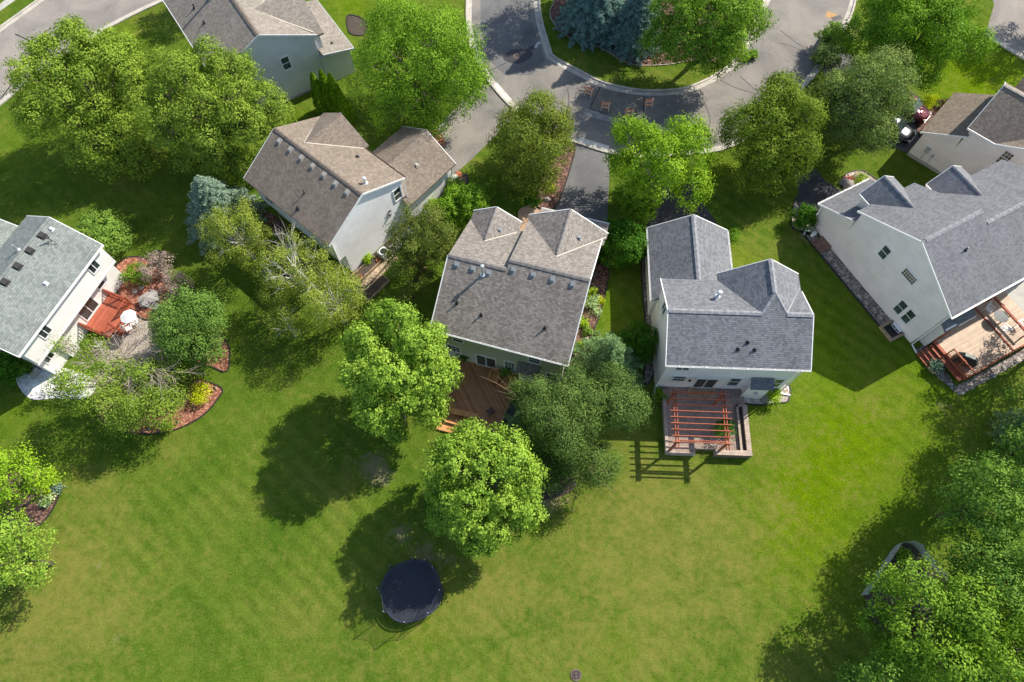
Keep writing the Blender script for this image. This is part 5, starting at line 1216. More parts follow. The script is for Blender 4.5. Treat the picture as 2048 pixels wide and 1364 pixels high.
# boulder, white flower pot planter
def lump(name, label, cat, px, py, r, hgt, mat, seed, z0=0):
    rng = np.random.default_rng(seed); m_ = MB(); ph = rng.uniform(0, 6, 6)
    prof = [(0, hgt), (.45, hgt * .93), (.8, hgt * .66), (1.0, hgt * .3), (.95, -.05)]
    n = 14; vs = []; 
    for (q, z) in prof:
        for k in range(n): a = 2 * PI * k / n; w = 1 + .16 * math.sin(2 * a + ph[0]) + .09 * math.sin(5 * a + ph[1] + z * 4); vs.append((q * r * w * math.cos(a), q * r * .8 * w * math.sin(a), z + (.04 * math.sin(3 * a + ph[2]) if q > 0 and z > 0 else 0)))
    fs = [(i * n + k, (i + 1) * n + k, (i + 1) * n + (k + 1) % n, i * n + (k + 1) % n) for i in range(4) for k in range(n)]
    m_.add(vs, fs); o = m_.build(name, M[mat], None, True); o.location = (*P(px, py), z0); tag(o, label, cat); return o
lump('boulder', 'large grey boulder in the stone bed by the slate garage', 'boulder', 1693, 369, .62, .55, 'stone', 1)
lump('boulder', 'small pale boulder in the mulch beside the grey driveway', 'boulder', 1094, 400, .3, .3, 'stone', 2)
lump('boulder', 'pinkish stone in the side bed of the sage house', 'boulder', 1173, 678, .2, .2, 'stone', 3)
lump('rag_pile', 'white cloth heap at the white garage corner', 'bag', 908, 357, .4, .35, 'white', 4)
lump('clay_bowl', 'orange bag beside the white garage corner', 'bag', 917, 350, .38, .25, 'terracotta', 5)
for i, (a_, b_) in enumerate([(298, 560), (283, 575), (305, 583), (270, 583)]): o = lump('stone', 'pale rubble stone in the mulch by the red deck', 'stone', a_, b_, .28, .18, 'stone', 20 + i); o['group'] = 'rubble stones by the red deck'; o['label'] = ['rubble stone nearest the grey canvas gazebo', 'rubble stone beside the red deck rail', 'flat rubble stone below the others', 'rubble stone closest to the house wall'][i]

# ------------------------------------------------------------------ trampoline
t = thing('trampoline', 'dark blue trampoline with sagging safety net on the open lawn', 'trampoline', (*P(823, 1181, .9), 0), R(20))
def ov(r, k, rot=0, sq=.12, n=48):
    out = []
    for i in range(n):
        a = 2 * PI * i / n; q = 1 / ((abs(math.cos(a)) ** (2 + sq * 4) + abs(math.sin(a)) ** (2 + sq * 4)) ** (1 / (2 + sq * 4)))
        out.append((r * q * math.cos(a) * 1.04, r * q * math.sin(a) * k))
    return out
TR_ = 1.93
m_ = MB(); m_.poly(ov(TR_ * .92, 1.0), .88, .90); m_.build('mat', M['tramp'], t)
m_ = MB(); A = ov(TR_ * .93, 1.0); B_ = ov(TR_, 1.0); n_ = len(A)
m_.add([(*p, .905) for p in A] + [(*p, .925) for p in B_] + [(*p, .84) for p in B_], [(i, i + n_, (i + 1) % n_ + n_, (i + 1) % n_) for i in range(n_)] + [(i + n_, i + 2 * n_, (i + 1) % n_ + 2 * n_, (i + 1) % n_ + n_) for i in range(n_)]); m_.build('spring_pad', M['tramp_pad'], t)
m_ = MB(); C_ = [(*p, .87) for p in ov(TR_ * .99, 1.0)]; m_.tube(C_ + [C_[0]], .03, 6, False); m_.build('frame', M['steel_d'], t)
for k in range(4):
    a = PI / 4 + k * PI / 2; x, y = TR_ * 1.12 * math.cos(a), TR_ * 1.08 * math.sin(a); x2, y2 = TR_ * 1.12 * math.cos(a + .5), TR_ * 1.0 * math.sin(a + .5)
    m_ = MB(); m_.tube([(x, y, .85), (x * 1.02, y * 1.02, .04), (x2 * 1.0, y2 * 1.0, .04), (x2, y2, .85)], .025, 6); m_.build('leg', M['steel_d'], t)
tops = []
for k in range(8):
    a = PI / 8 + k * PI / 4; q = ov(TR_ * 1.02, 1.0)[int(round((a / (2 * PI)) * 48)) % 48]; x, y = q; f_ = 1.04
    m_ = MB(); m_.tube([(x, y, .1), (x, y, 1.6), (x * f_, y * f_, 2.2), (x * .97, y * .97, 2.5)], .024, 6); m_.build('pole', M['steel_d'], t); tops.append((x * .97, y * .97, 2.5))
    m_ = MB(); m_.cyl(x * .97, y * .97, 2.5, 2.56, .03, 8); m_.build('pole_cap', M['grey_pl'], t)
m_ = MB(); N2 = 64; lo, mi, hi = [], [], []
for i in range(N2):
    s_ = i / N2 * 8; k = int(s_) % 8; f = s_ - int(s_); a_ = Vector(tops[k]); b_ = Vector(tops[(k + 1) % 8]); p = a_.lerp(b_, f); sag = math.sin(PI * f)
    p = Vector((p.x * (1 - .035 * sag), p.y * (1 - .035 * sag), p.z - .22 * sag)); hi.append(p)
    an = math.atan2(p.y, p.x); q = Vector(ov(TR_ * .93, 1.0)[int(round((an % (2 * PI)) / (2 * PI) * 48)) % 48]); lo.append(Vector((q.x, q.y, .93))); w = .5 + .06 * math.sin(i * 1.7)
    mi.append(Vector(((p.x * w + q.x * (1 - w)) * (1.0 - .03 * math.cos(i * 2.3)), (p.y * w + q.y * (1 - w)) * (1.0 - .03 * math.cos(i * 2.3)), 1.75)))
V_ = lo + mi + hi; m_.add(V_, [(i, (i + 1) % N2, (i + 1) % N2 + N2, i + N2) for i in range(N2)] + [(i + N2, (i + 1) % N2 + N2, (i + 1) % N2 + 2 * N2, i + 2 * N2) for i in range(N2)]); m_.build('safety_net', M['net'], t, True)
m_ = MB(); m_.tube(hi + [hi[0]], .012, 5, False); m_.build('net_rope', M['tramp_pad'], t)
m_ = MB(); 
for s_ in (-.18, .18): m_.bar((1.2 + s_, 1.75, .02), (1.05 + s_, 1.5, .85), .03, .03)
for z in (.25, .5, .75): m_.bar((1.02 - .0 , 1.72 - z * .25 + .04, z), (1.38, 1.72 - z * .25 + .04, z), .04, .02)
m_.build('ladder', M['steel_w'], t)

# ------------------------------------------------------------------ barricades in the road
def barricade(label, px, py, rz):
    t = thing('barricade', label, 'barricade', (*P(px, py), 0), R(rz), 'striped barricades around the road excavation')
    for s_, o_ in ((-1, .26), (1, .26)):
        for x in (-.34, .34):
            m_ = MB(); m_.bar((x, s_ * o_, 0), (x * .92, s_ * .03, .98), .055, .03); m_.build('leg', M['steel_w'], t)
        for z0, z1 in ((.68, .9), (.32, .5)):
            m_ = MB(); yy = lambda z: s_ * (o_ - (o_ - .03) * z / .98 + .02)
            m_.add([(-.42, yy(z0), z0), (.42, yy(z0), z0), (.42, yy(z1), z1), (-.42, yy(z1), z1), (-.42, yy(z0) - s_ * .02, z0), (.42, yy(z0) - s_ * .02, z0), (.42, yy(z1) - s_ * .02, z1), (-.42, yy(z1) - s_ * .02, z1)], [(0, 1, 2, 3), (4, 7, 6, 5), (0, 4, 5, 1), (2, 6, 7, 3), (1, 5, 6, 2), (0, 3, 7, 4)]); b_ = m_.build('board', M['orange'], t)
            m_ = MB()
            for k in range(3):
                x = -.30 + k * .24; y0, y1 = yy(z0) + s_ * .004, yy(z1) + s_ * .004; m_.add([(x, y0, z0 + .004), (x + .1, y0, z0 + .004), (x + .2, y1, z1 - .004), (x + .1, y1, z1 - .004)], [(0, 1, 2, 3)])
            m_.build('stripe', M['steel_w'], b_)
    return t
barricade('striped barricade on the tarmac left of the excavated square', 1177, 190, -28); barricade('striped barricade on the lower left edge of the excavated square', 1210, 218, -12)
barricade('striped barricade on the lower right edge of the excavated square', 1257, 232, -5); barricade('striped barricade on the tarmac right of the excavated square', 1296, 213, 10)
# manhole, drain
m_ = MB(); m_.cyl(0, 0, 0, .03, .36, 28); m_.cyl(0, 0, .03, .04, .29, 28); o = m_.build('manhole', M['rust'] if 'rust' in M else M['iron'], None); o.location = (*P(1033, 112), .006); tag(o, 'round manhole cover inside the black tar ring', 'manhole cover')
t = thing('storm_drain', 'round rusty drain grate in the lawn at the bottom edge', 'drain', (*P(1152, 1350), 0)); m_ = MB(); m_.cyl(0, 0, 0, .02, .36, 28); m_.build('pit', M['black_pl'], t)
m_ = MB(); pr = [(.36, .0), (.36, .06), (.30, .06), (.30, .0)]; m_.lathe(0, 0, pr, 28)
for k in range(-3, 4): w = math.sqrt(.31 ** 2 - (k * .085) ** 2); m_.box(-w, w, k * .085 - .015, k * .085 + .015, .03, .055)
m_.box(-.02, .02, -.31, .31, .028, .053); m_.build('grate', M['iron'], t)
t = thing('storm_drain', 'kerbside drain opening by the oak at the top of the road', 'drain', (*P(1674, 36), .012), R(20)); m_ = MB(); m_.box(-.5, .5, -.28, .28, 0, .03); m_.build('frame', M['iron'], t); m_ = MB(); m_.box(-.42, .42, -.2, .2, .03, .036); m_.build('opening', M['black_pl'], t)

# ------------------------------------------------------------------ cars
def car(label, x, y, rz, paint, L=4.6, W_=1.82, H_=1.62, suv=True):
    t = thing('car', label, 'car', (x, y, .0), rz)
    hw = W_ / 2
    # side profile stations: (x, z_bottom, z_belt, half width at belt, taper) along the length, nose at +x
    st = [(-L / 2, .45, .78, .62), (-L / 2 + .08, .30, .95, .80), (-L * .38, .26, 1.0, .90), (-L * .2, .26, .99, .915), (0, .26, .96, .915), (L * .2, .26, .93, .91), (L * .34, .27, .88, .88), (L / 2 - .22, .30, .78, .80), (L / 2 - .03, .36, .66, .68), (L / 2, .42, .56, .58)]
    vs = []; k = 10
    for (x_, zb, zt, w) in st:
        w *= hw / .915
        for (fy, fz) in [(-.86, 0), (-1, .25), (-1, .6), (-.95, .88), (-.80, 1), (-.3, 1.035), (.3, 1.035), (.80, 1), (.95, .88), (1, .6), (1, .25), (.86, 0)]:
            vs.append((x_, fy * w, zb + (zt - zb) * fz))
    n = 12; fs = [(i * n + j, i * n + (j + 1) % n, (i + 1) * n + (j + 1) % n, (i + 1) * n + j) for i in range(len(st) - 1) for j in range(n)] + [tuple(range(n))[::-1], tuple((len(st) - 1) * n + j for j in range(n))]
    m_ = MB(); m_.add(vs, fs)
    rx0, rx1 = -L * .40, L * .10                                    # roof
    b_ = m_.build('body', M[paint], t, True)
    m_ = MB(); zr = H_ - .03
    m_.add([(rx0, -.60, zr - .05), (rx1, -.60, zr - .06), (rx1, .60, zr - .06), (rx0, .60, zr - .05), (rx0 + .15, -.5, zr), (rx1 - .2, -.5, zr + .01), (rx1 - .2, .5, zr + .01), (rx0 + .15, .5, zr)], [(4, 5, 6, 7), (0, 1, 5, 4), (1, 2, 6, 5), (2, 3, 7, 6), (3, 0, 4, 7)]); m_.build('roof', M[paint], t, True)
    g = M['glass']; zb = .93
    def pane(nm, q, th=.0): m_ = MB(); m_.add(q, [(0, 1, 2, 3)]); return m_.build(nm, g, t)
    pane('windscreen', [(L * .26, -.76, .90), (L * .26, .76, .90), (rx1, .60, zr - .065), (rx1, -.60, zr - .065)])
    pane('rear_window', [(-L / 2 + .12, .72, .97), (-L / 2 + .12, -.72, .97), (rx0, -.60, zr - .055), (rx0, .60, zr - .055)])
    for s_ in (-1, 1):
        q = [(-L / 2 + .12, s_ * .74, .97), (L * .26, s_ * .77, .90), (rx1, s_ * .61, zr - .065), (rx0, s_ * .61, zr - .055)]
        pane('side_window', q if s_ < 0 else q[::-1])
        for x_ in (-.05, -L * .21): m_ = MB(); m_.bar((x_, s_ * .775, .95), (x_, s_ * .62, zr - .05), .07, .03, (1, 0, 0)); m_.build('pillar', M[paint], t)
        m_ = MB(); m_.box(L * .18, L * .18 + .12, s_ * .92, s_ * 1.06, .9, 1.05); m_.build('wing_mirror', M[paint], t)
        m_ = MB(); m_.bar((L / 2 - .24, s_ * .68, .70), (L / 2 - .06, s_ * .46, .63), .16, .14); m_.build('headlight', M['light_w'], t)
        m_ = MB(); m_.box(-L / 2 - .01, -L / 2 + .1, s_ * .52, s_ * .72, .74, .94); m_.build('tail_light', M['light_r'], t)
        for x_ in (-L * .30, L * .31):
            m_ = MB(); m_.tube([(x_, s_ * (hw - .22), .33), (x_, s_ * (hw - .0), .33)], .33, 20); w = m_.build('wheel', M['tyre'], t); m_ = MB(); m_.tube([(x_, s_ * (hw - .02), .33), (x_, s_ * (hw + .012), .33)], .2, 14); m_.build('rim', M['galv'], w)
    m_ = MB(); m_.box(L / 2 - .12, L / 2 + .03, -.55, .55, .36, .47); m_.build('bumper', M['galv'], t)
    return t
ca = math.atan2(-.676, .736)                                        # nose towards the garage
car('maroon car parked on the upper side of the shaded drive by the brown garage', 36.9, 45.6, ca, 'paint_m')
car('black car parked beside the maroon one under the grey linden', 34.9, 43.2, ca, 'paint_k')
car('dark car at the kerb nearly hidden by the bush at the road end', *P(1656, 92, .6), R(60), 'paint_k')

# ------------------------------------------------------------------ deck, stairs and grill at the beige house
dk = thing('deck', 'raised tan deck with red railings and stairs behind the beige house', 'deck', HR.world(0, 0), HR.a)
m_ = MB(); m_.box(1.45, 9.4, -4.0, -.55, .88, 1.0); m_.box(2.2, 9.4, -.55, .25, .88, 1.0); m_.build('deck_boards', M['deck_tan'], dk)
m_ = MB(); m_.box(1.4, 9.4, -4.1, -4.0, .6, 1.02); m_.box(1.35, 1.45, -4.1, -1.75, .55, 1.02); m_.box(1.2, 1.45, -1.75, -.5, .9, 1.015); m_.build('rim_board', M['red_rail'], dk)
m_ = MB(); m_.box(6.15, 6.27, -4.0, .3, 1.0, 1.06); m_.build('divider_board', M['red_wood'], dk)
m_ = MB(); m_.box(7.42, 7.6, -3.6, .3, 1.75, 1.86); m_.build('top_rail', M['red_wood'], dk)
for v_ in (-3.5, -1.7, .15): m_ = MB(); m_.box(7.46, 7.56, v_ - .05, v_ + .05, 1.0, 1.75); m_.build('post', M['red_wood'], dk)
for i in range(4): m_ = MB(); m_.box(1.2 - .0 - .32 * i - .3, 1.2 - .32 * i, -1.75, -.6, .78 - .22 * i, .83 - .22 * i) if False else m_.box(.45, 1.3, 0, 0.001, 0, .001) if False else m_.box(1.15 - .30 * (i + 1), 1.15 - .30 * i, -1.8, -.62, .76 - .2 * i, .82 - .2 * i); m_.build('step', M['red_rail'], dk)
m_ = MB(); m_.add([(-.05, -1.82, 0), (1.15, -1.82, .95), (1.15, -1.82, .6), (.35, -1.82, 0), (-.05, -1.87, 0), (1.15, -1.87, .95), (1.15, -1.87, .6), (.35, -1.87, 0)], [(0, 1, 2, 3), (4, 7, 6, 5), (0, 4, 5, 1), (1, 5, 6, 2), (2, 6, 7, 3), (3, 7, 4, 0)]); m_.build('stair_side', M['red_wood'], dk)
def railing(parent, pts, z0, z1, mat='red_rail', gap=.13, name='railing'):
    'posts, top and bottom rail and balusters along a line'
    m_ = MB(); P3 = [Vector((p[0], p[1], 0)) for p in pts]; zf = [p[2] if len(p) > 2 else 0 for p in pts]
    for i in range(len(P3) - 1):
        a, b = P3[i], P3[i + 1]; za, zb_ = zf[i], zf[i + 1]
        m_.bar(a + Vector((0, 0, z1 + za)), b + Vector((0, 0, z1 + zb_)), .12, .045); m_.bar(a + Vector((0, 0, z0 + .12 + za)), b + Vector((0, 0, z0 + .12 + zb_)), .04, .07)
        L = (b - a).length; k = max(1, int(L / gap))
        for j in range(1, k): p = a.lerp(b, j / k); z = za + (zb_ - za) * j / k; m_.bar(p + Vector((0, 0, z0 + .13 + z)), p + Vector((0, 0, z1 - .02 + z)), .035, .035)
    for p, z in zip(P3, zf): m_.bar(p + Vector((0, 0, z0 - .3 + z)), p + Vector((0, 0, z1 + .08 + z)), .1, .1)
    return m_.build(name, M[mat], parent)
railing(dk, [(1.45, -1.82), (1.48, -2.95), (1.48, -4.05)], 1.0, 1.9)
railing(dk, [(1.5, -4.05), (3.2, -4.05), (4.9, -4.05), (6.3, -4.05), (7.7, -4.05), (9.3, -4.05)], 1.0, 1.62)
railing(dk, [(1.42, -.5), (2.15, -.5)], 1.0, 1.9)
m_ = MB(); m_.box(.85, 1.3, -3.95, -1.9, .7, .78)
for i in range(16): m_.box(.88, 1.3, -3.9 + .125 * i, -3.86 + .125 * i, .78, .81)
m_.build('side_shelf', M['red_rail'], dk)
t = thing('barbecue', 'covered black grill against the red railing of the tan deck', 'barbecue', HR.world(2.0, -2.9, 1.0), HR.a + R(125)); m_ = MB()
m_.add([(-.75, -.28, 0), (.75, -.28, 0), (.75, .28, 0), (-.75, .28, 0), (-.72, -.25, .72), (.72, -.25, .72), (.72, .25, .72), (-.72, .25, .72), (-.42, -.2, 1.05), (.42, -.2, 1.05), (.40, .12, 1.08), (-.40, .12, 1.08)], [(0, 1, 5, 4), (1, 2, 6, 5), (2, 3, 7, 6), (3, 0, 4, 7), (4, 5, 9, 8), (5, 6, 10, 9), (6, 7, 11, 10), (7, 4, 8, 11), (8, 9, 10, 11)]); m_.build('cover', M['blackgrill'], t)
for x in (-.5, .5): m_ = MB(); m_.tube([(x, -.2, .06), (x, .2, .06)], .06, 10); m_.build('wheel', M['tyre'], t)
def round_table(label, loc, r, z, top='glass', cat='table', leg='steel_w', nl=4):
    t = thing('patio_table', label, cat, loc); m_ = MB(); m_.cyl(0, 0, z - .02, z, r, 28); m_.build('table_top', M[top], t)
    for k in range(nl): a = k * 2 * PI / nl + .4; m_ = MB(); m_.tube([(r * .75 * math.cos(a), r * .75 * math.sin(a), z - .02), (r * .6 * math.cos(a), r * .6 * math.sin(a), 0)], .02, 6); m_.build('leg', M[leg], t)
    return t
round_table('glass table with pale metal legs on the far end of the tan deck', HR.world(6.85, -1.4, 1.0), .55, .74)
def wire_chair(label, loc, rz, mat='steel_w', group='metal patio chairs', w=.5):
    t = thing('patio_chair', label, 'chair', loc, rz, group); m_ = MB()
    for i in range(6): m_.box(-w / 2, w / 2, -.24 + i * .085, -.19 + i * .085, .42, .44)
    m_.build('seat', M[mat], t); m_ = MB()
    for i in range(6): x = -w / 2 + .03 + i * (w - .06) / 5; m_.bar((x, .24, .44), (x, .36, .95), .035, .015, (1, 0, 0))
    m_.bar((-w / 2, .36, .95), (w / 2, .36, .95), .04, .04); m_.build('backrest', M[mat], t)
    for s_ in (-1, 1):
        m_ = MB(); m_.bar((s_ * w / 2, -.22, .64), (s_ * w / 2, .3, .64), .05, .02); m_.build('armrest', M[mat], t)
        for y_ in (-.22, .24): m_ = MB(); m_.tube([(s_ * w / 2, y_, .64 if y_ < 0 else .44), (s_ * w / 2 * 1.05, y_ * 1.05, 0)], .014, 5); m_.build('leg', M[mat], t)
    return t
w0 = wire_chair('pale metal chair on the near side of the glass table', HR.world(6.6, -2.3, 1.0), HR.a + R(190)); dup(w0, HR.world(6.75, -.5, 1.0), HR.a + R(10), 'pale metal chair between the glass table and the beige house wall')
dup(w0, HR.world(7.9, -2.6, 1.0), HR.a + R(250), 'pale metal chair tucked under the red beam of the tan deck')
w1 = wire_chair('dark wicker chair on the left edge of the brown deck', HC_.world(1.5, -2.7, .38), HC_.a + R(80), 'black_pl', 'dark chairs on the brown deck'); dup(w1, HC_.world(5.35, -3.3, .38), HC_.a + R(-130), 'dark wicker chair near the outer corner of the brown deck')
round_table('small dark side table on the brown deck under the maple', HC_.world(1.6, -1.8, .38), .35, .5, 'black_pl', leg='black_pl')
t = thing('planter', 'wooden planter with pale leaves at the foot of the red stairs', 'planter', HR.world(.35, -2.25), HR.a); m_ = MB(); m_.box(-.32, .32, -.32, .32, 0, .45); m_.build('tub', M['timber'], t)
a_ = HR.world(.35, -2.25); 
rng = np.random.default_rng(3); p = rng.normal(size=(500, 3)) * np.array([.26, .26, .12]) + np.array([0, 0, .6]); me = leaf_mesh('foliage', p, rng.normal(size=(500, 3)) + np.array([0, 0, .8]), .09 * rng.uniform(.6, 1.3, 500), rng.uniform(0, 1, 500)); me.materials.append(leafm('bspruce2')); o = bpy.data.objects.new('foliage', me); COL.objects.link(o); o.parent = t
# window well, cover, cans beside the beige gable wall
t = thing('window_well', 'timber framed window well at the foot of the beige gable wall', 'window well', HR.world(0, 0), HR.a); m_ = MB(); m_.box(-1.05, -.85, 1.1, 2.6, 0, .22); m_.box(-.85, .29, 1.1, 1.3, 0, .22); m_.box(-.85, .29, 2.4, 2.6, 0, .22); m_.build('timber_frame', M['timber'], t)
m_ = MB(); m_.box(-.85, .29, 1.3, 2.4, .005, .04); m_.build('bottom', M['black_pl'], t); m_ = MB(); m_.box(.0, .28, 1.45, 2.25, .04, .3)
m_.build('basement_window', M['glass'], t); m_ = MB()
for y in (1.42, 2.24): m_.box(-.03, .285, y, y + .05, .04, .34)
m_.box(-.03, .285, 1.47, 2.24, .3, .34); m_.box(-.03, .0, 1.47, 2.24, .04, .1); m_.box(-.012, .283, 1.83, 1.86, .06, .32); m_.build('window_frame', M['white'], t)
m_ = MB(); m_.box(-.88, .27, 10.3, 11.5, .0, .28); o = m_.build('well_cover', M['brick_mat'], None); o.location = HR.world(0, 0); o.rotation_euler = (0, 0, HR.a); tag(o, 'brown slatted cover beside the beige gable wall', 'well cover')
for (u_, v_, lb) in [(-.25, 12.6, 'white plastic can nearer the egg-shaped evergreen'), (-.3, 12.05, 'white plastic can nearer the slatted cover')]:
    t = thing('can', lb, 'can', HR.world(u_, v_), HR.a, 'white cans by the beige wall'); m_ = MB(); m_.lathe(0, 0, [(.0, .0), (.17, 0), (.2, .42), (.21, .46)], 18); m_.build('bucket', M['white'], t); m_ = MB(); m_.lathe(0, 0, [(.22, .45), (.2, .5), (0, .52)], 18); m_.build('lid', M['white'], t)
m_ = MB(); a_ = [HR.world(u, v) for u, v in [(-.95, 12.9), (.1, 12.9), (.1, 11.5), (.27, 10.3), (.27, 2.6), (-.9, 2.6), (-.9, 10.4), (-.95, 11.5)]]; m_.sheet([q[:2] for q in a_], .03); struct(m_.build('gravel_bed', M['rock']))
m_ = MB(); a_ = [HR.world(-.9, 2.6 + i * .5)[:2] for i in range(21)]; strip(m_, offset(a_, .06), offset(a_, -.06), 0, .09); struct(m_.build('bed_edging', M['edging']))
rng = np.random.default_rng(15)
m_ = MB(); a_ = [HR.world(u, v) for u, v in [(.2, -.3), (1.3, -.3), (1.3, -1.9), (.9, -4.2), (9.6, -4.3), (9.6, -5.1), (.6, -4.9), (.1, -2.2)]]; m_.sheet([q[:2] for q in a_], .026); struct(m_.build('gravel_bed', M['rock']))
for i in range(9): q = HR.world(-.35 + rng.uniform(-.2, .2), 3.2 + i * .8); bpy.context.view_layer.update(); o = lump('landscape_stone', 'pale stone in the gravel strip beside the beige gable wall', 'stone', 0, 0, .22, .14, 'stone', 40 + i); o.location = q; o['group'] = 'pale stones in the gravel strip'; o['label'] = 'pale stone in the gravel strip by the beige wall, ' + ['nearest the window well', 'second from the window well', 'third from the window well', 'fourth from the window well', 'midway along the strip', 'just past midway', 'third from the slatted cover', 'second from the slatted cover', 'nearest the slatted cover'][i]
for i, (u_, v_) in enumerate([(.9, -4.75), (1.9, -4.8), (3.0, -4.75), (4.1, -4.85), (5.3, -4.8), (6.6, -4.85), (7.9, -4.8)]): o = lump('landscape_stone', 'pale edging stone below the tan deck railing', 'stone', 0, 0, .24, .14, 'stone', 60 + i); o.location = HR.world(u_, v_); o['group'] = 'edging stones below the tan deck'; o['label'] = 'edging stone below the tan deck railing, ' + ['nearest the planter', 'second from the planter', 'third from the planter', 'middle of the row', 'third from the right end', 'second from the right end', 'at the right end'][i]

# ------------------------------------------------------------------ red deck, umbrella and furniture at the off-white house
dk = thing('deck', 'red painted deck with railings and steps at the off-white house', 'deck', HL.world(0, 0), HL.a)
m_ = MB(); m_.box(4.4, 7.7, -1.2, 1.09, .5, .62); m_.build('deck_boards', M['deck_red'], dk)
railing(dk, [(7.65, 1.0), (7.65, 0.0), (7.65, -1.1)], .62, 1.5, 'red_wood'); railing(dk, [(7.65, -1.15), (6.6, -1.15)], .62, 1.5, 'red_wood'); railing(dk, [(5.3, -1.15), (4.5, -1.15)], .62, 1.5, 'red_wood'); railing(dk, [(4.45, -1.1), (4.45, 0), (4.45, 1.0)], .62, 1.5, 'red_wood')
for i in range(3): m_ = MB(); m_.box(5.35, 6.55, -1.5 - .28 * i, -1.24 - .28 * i, .38 - .16 * i, .44 - .16 * i); m_.build('step', M['red_wood'], dk)
m_ = MB()
for i in range(5): m_.box(4.9 + i * .12, 4.98 + i * .12, -1.9, -1.25, .35, .4)
m_.build('bench', M['red_wood'], dk)
u0 = P(255, 632, 2.2); t = thing('patio_umbrella', 'white round patio umbrella beside the red deck', 'umbrella', (*u0, 0)); m_ = MB(); m_.tube([(0, 0, 0), (0, 0, 2.35)], .025, 8); m_.build('pole', M['steel_w'], t)
m_ = MB(); n = 8; top = (0, 0, 2.4); rim = [(.62 * math.cos(2 * PI * k / n), .62 * math.sin(2 * PI * k / n), 2.12) for k in range(n)]; m_.add([top] + rim, [(0, 1 + k, 1 + (k + 1) % n) for k in range(n)]); m_.add([(x, y, z - .1) for x, y, z in rim] + rim, [(k, (k + 1) % n, (k + 1) % n + n, k + n) for k in range(n)]); m_.build('canopy', M['white'], t)
for k in range(n): m_ = MB(); m_.bar((0, 0, 2.36), (rim[k][0], rim[k][1], 2.09), .015, .015); m_.build('rib', M['steel_w'], t)
for i, (a_, b_, rz, lb) in enumerate([(275, 648, 30, 'white chair below the umbrella'), (263, 660, 120, 'white chair on the gravel nearest the dead branches'), (205, 692, 200, 'white chair by the house wall below the red deck')]):
    if i == 0: wc = wire_chair(lb, (*P(a_, b_), 0), R(rz), 'white', 'white garden chairs by the red deck')
    else: dup(wc, (*P(a_, b_), 0), R(rz), lb)
wc2 = wire_chair('pale scrolled iron chair at the gravel patio corner', (*P(300, 612), 0), R(60), 'galv', 'iron chairs on the gravel patio'); dup(wc2, (*P(318, 618), 0), R(150), 'pale iron chair half under the dark elm')
t = thing('fire_pit_cover', 'grey brown canvas covered fire pit between smoke bush and elm', 'fire pit', (*P(302, 602), 0), R(25)); m_ = MB(); m_.poly([(-.7, -.45), (.7, -.45), (.8, .35), (0, .6), (-.75, .35)], 0, .5); m_.build('base', M['grey_canvas'], t); m_ = MB(); m_.add([(-.75, -.5, .5), (.75, -.5, .5), (.85, .4, .5), (-.8, .4, .5), (0, 0, .78)], [(0, 1, 4), (1, 2, 4), (2, 3, 4), (3, 0, 4)]); m_.build('cover', M['grey_canvas'], t)
t = thing('ac_unit', 'grey air conditioner by the off-white house end', 'air conditioner', (*P(70, 745), 0), R(60)); m_ = MB(); m_.box(-.4, .4, -.4, .4, 0, .75); m_.build('case', M['vent_grey'], t); m_ = MB(); m_.cyl(0, 0, .75, .78, .33, 20); m_.build('fan_grille', M['black_pl'], t)
# path lights in the red mulch bed
for a_, b_, lb in [(433, 780, 'small path light at the right tip of the red mulch bed'), (359, 847, 'small path light on the lower edge of the red mulch bed'), (300, 862, 'small path light at the bottom of the red mulch bed')]:
    t = thing('path_light', lb, 'garden light', (*P(a_, b_), 0)); m_ = MB(); m_.tube([(0, 0, 0), (0, 0, .38)], .015, 6); m_.build('stake', M['steel_d'], t); m_ = MB(); m_.lathe(0, 0, [(.0, .46), (.13, .38), (.13, .36), (.04, .36)], 10); m_.build('lamp_head', M['steel_d'], t)

# ------------------------------------------------------------------ garden boxes, pots, lattice and deck at the white house
def nbox(label, u0, u1, v0, v1, h_=.3):
    t = thing('garden_box', label, 'garden bed', HN.world(0, 0), HN.a); m_ = MB()
    m_.box(u0, u1, v0, v0 + .07, 0, h_); m_.box(u0, u1, v1 - .07, v1, 0, h_); m_.box(u0, u0 + .07, v0 + .07, v1 - .07, 0, h_); m_.box(u1 - .07, u1, v0 + .07, v1 - .07, 0, h_); m_.build('board', M['timber'], t)
    m_ = MB(); m_.box(u0 + .07, u1 - .07, v0 + .07, v1 - .07, 0, h_ - .06); m_.build('soil', M['soil'], t); return t
nbox('timber garden box against the white wall', 9.85, 10.75, .3, 3.2); nbox('second timber garden box one path away from the white wall', 11.7, 12.6, -.2, 2.4)
m_ = MB(); a_ = [HN.world(u, v)[:2] for u, v in [(10.8, -.1), (11.6, -.1), (11.6, 4.5), (10.8, 4.5)]]; m_.sheet(a_, .034); struct(m_.build('path', speckle('sandy_path', [(0, (.25, .18, .11)), (1, (.5, .38, .26))], 8)))
def pot(label, px, py, r, h_, mat='terracotta'):
    t = thing('plant_pot', label, 'pot', (*P(px, py), 0)); m_ = MB(); m_.lathe(0, 0, [(0, 0), (r * .65, 0), (r * .95, h_ * .8), (r * 1.08, h_ * .8), (r * 1.08, h_), (r * .9, h_), (r * .85, h_ * .8)], 18); m_.build('pot_body', M[mat], t); m_ = MB(); m_.cyl(0, 0, h_ * .7, h_ * .82, r * .84, 16); m_.build('soil', M['soil'], t); return t
pot('terracotta pot on the path by the white wall', 759, 523, .22, .36); pot('ochre pot at the end of the garden box', 720, 556, .2, .3)
t = thing('lattice_fence', 'pale lattice fence panels standing along the white house wall', 'fence', HN.world(0, 0), HN.a)
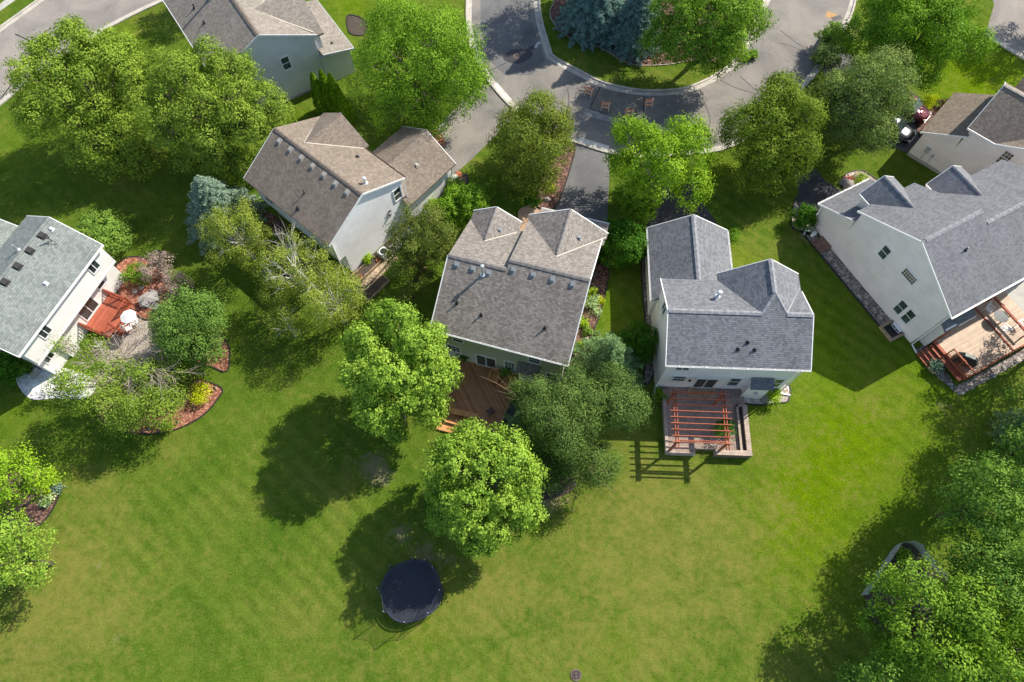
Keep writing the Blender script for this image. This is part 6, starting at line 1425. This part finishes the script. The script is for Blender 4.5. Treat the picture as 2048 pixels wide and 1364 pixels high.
for i in range(4): m_ = MB(); m_.box(10.9, 11.0, 4.2 + i * 1.5, 4.3 + i * 1.5, 0, 1.5); m_.build('post', M['grey_pl'], t)
m_ = MB()
for i in range(3):
    for z in (.25, .6, .95, 1.3): m_.box(10.93, 10.97, 4.3 + i * 1.5, 5.7 + i * 1.5, z, z + .05)
    for k in range(6): m_.box(10.935, 10.965, 4.45 + i * 1.5 + k * .22, 4.48 + i * 1.5 + k * .22, .1, 1.4)
m_.build('lattice', M['steel_w'], t)
t = thing('ac_unit', 'round topped air conditioner by the white house wall', 'air conditioner', HN.world(10.5, 3.9), HN.a); m_ = MB(); m_.box(-.4, .4, -.4, .4, 0, .7); m_.build('case', M['grey_pl'], t); m_ = MB(); m_.lathe(0, 0, [(.4, .7), (.4, .74), (.3, .76)], 20); m_.build('fan_ring', M['steel_w'], t); m_ = MB(); m_.cyl(0, 0, .70, .73, .29, 16); m_.build('fan_grille', M['black_pl'], t)
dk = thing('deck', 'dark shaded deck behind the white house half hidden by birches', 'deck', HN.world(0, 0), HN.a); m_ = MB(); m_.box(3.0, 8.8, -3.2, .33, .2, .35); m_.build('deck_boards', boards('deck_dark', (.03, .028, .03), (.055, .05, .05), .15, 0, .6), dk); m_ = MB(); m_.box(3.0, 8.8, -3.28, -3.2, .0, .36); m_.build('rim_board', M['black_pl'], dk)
nc = wire_chair('grey lounge chair on the dark deck nearest the house wall', HN.world(4.2, -.9, .35), HN.a + R(200), 'galv', 'grey chairs on the dark deck', .65); dup(nc, HN.world(5.0, -.8, .35), HN.a + R(170), 'grey lounge chair on the dark deck beside its twin')
# paver edging and porch rail in the recess of the sage house
t = thing('porch_rail', 'white porch railing in the entry recess of the sage house', 'railing', HC_.world(0, 0), HC_.a); railing(t, [(3.75, 9.9), (4.45, 10.6)], .1, 1.0, 'white', .12)
# garden plot with net fence at the lower right
t = thing('net_fence', 'low netting fence bent around the shaded garden plot at lower right', 'fence', (0, 0, 0)); line = smooth(PP([(1722, 1190), (1760, 1135), (1788, 1094), (1806, 1086), (1826, 1090), (1845, 1112), (1870, 1140), (1900, 1165), (1940, 1200)]), 5)
m_ = MB(); L_ = len(line); m_.add([(x, y, .02) for x, y in line] + [(x + .05 * math.sin(i), y, 1.0 - .06 * (i % 3)) for i, (x, y) in enumerate(line)], [(i, i + 1, i + 1 + L_, i + L_) for i in range(L_ - 1)]); m_.build('net', M['net_g'], t)
for i in range(0, L_, 8): m_ = MB(); m_.tube([(line[i][0], line[i][1], 0), (line[i][0], line[i][1], 1.1)], .018, 6); m_.build('post', M['grey_pl'], t)
# fallen branch beside the pine, garden hose by the cream house wall
m_ = MB(); a_ = P(1100, 975); b_ = P(1168, 950); m_.tube([(*a_, .08), ((a_[0] + b_[0]) / 2, (a_[1] + b_[1]) / 2 + .1, .2), (*b_, .25)], [.05, .06, .04], 8); tag(m_.build('fallen_branch', M['bark_r'], None), 'pinkish fallen branch at the lower edge of the pine', 'branch')
m_ = MB(); hp = smooth(PP([(1290, 520), (1287, 560), (1293, 600), (1290, 650), (1298, 700), (1300, 740)]), 6); m_.tube([(x, y, .05) for x, y in hp], .02, 5); tag(m_.build('garden_hose', M['black_pl'], None), 'black garden hose along the gravel strip by the cream wall', 'hose')
# flowers
shrub('orange lilies at the edge of the side bed', 1200, 602, 6, .5, 'yellow', 120, leaf=.05)
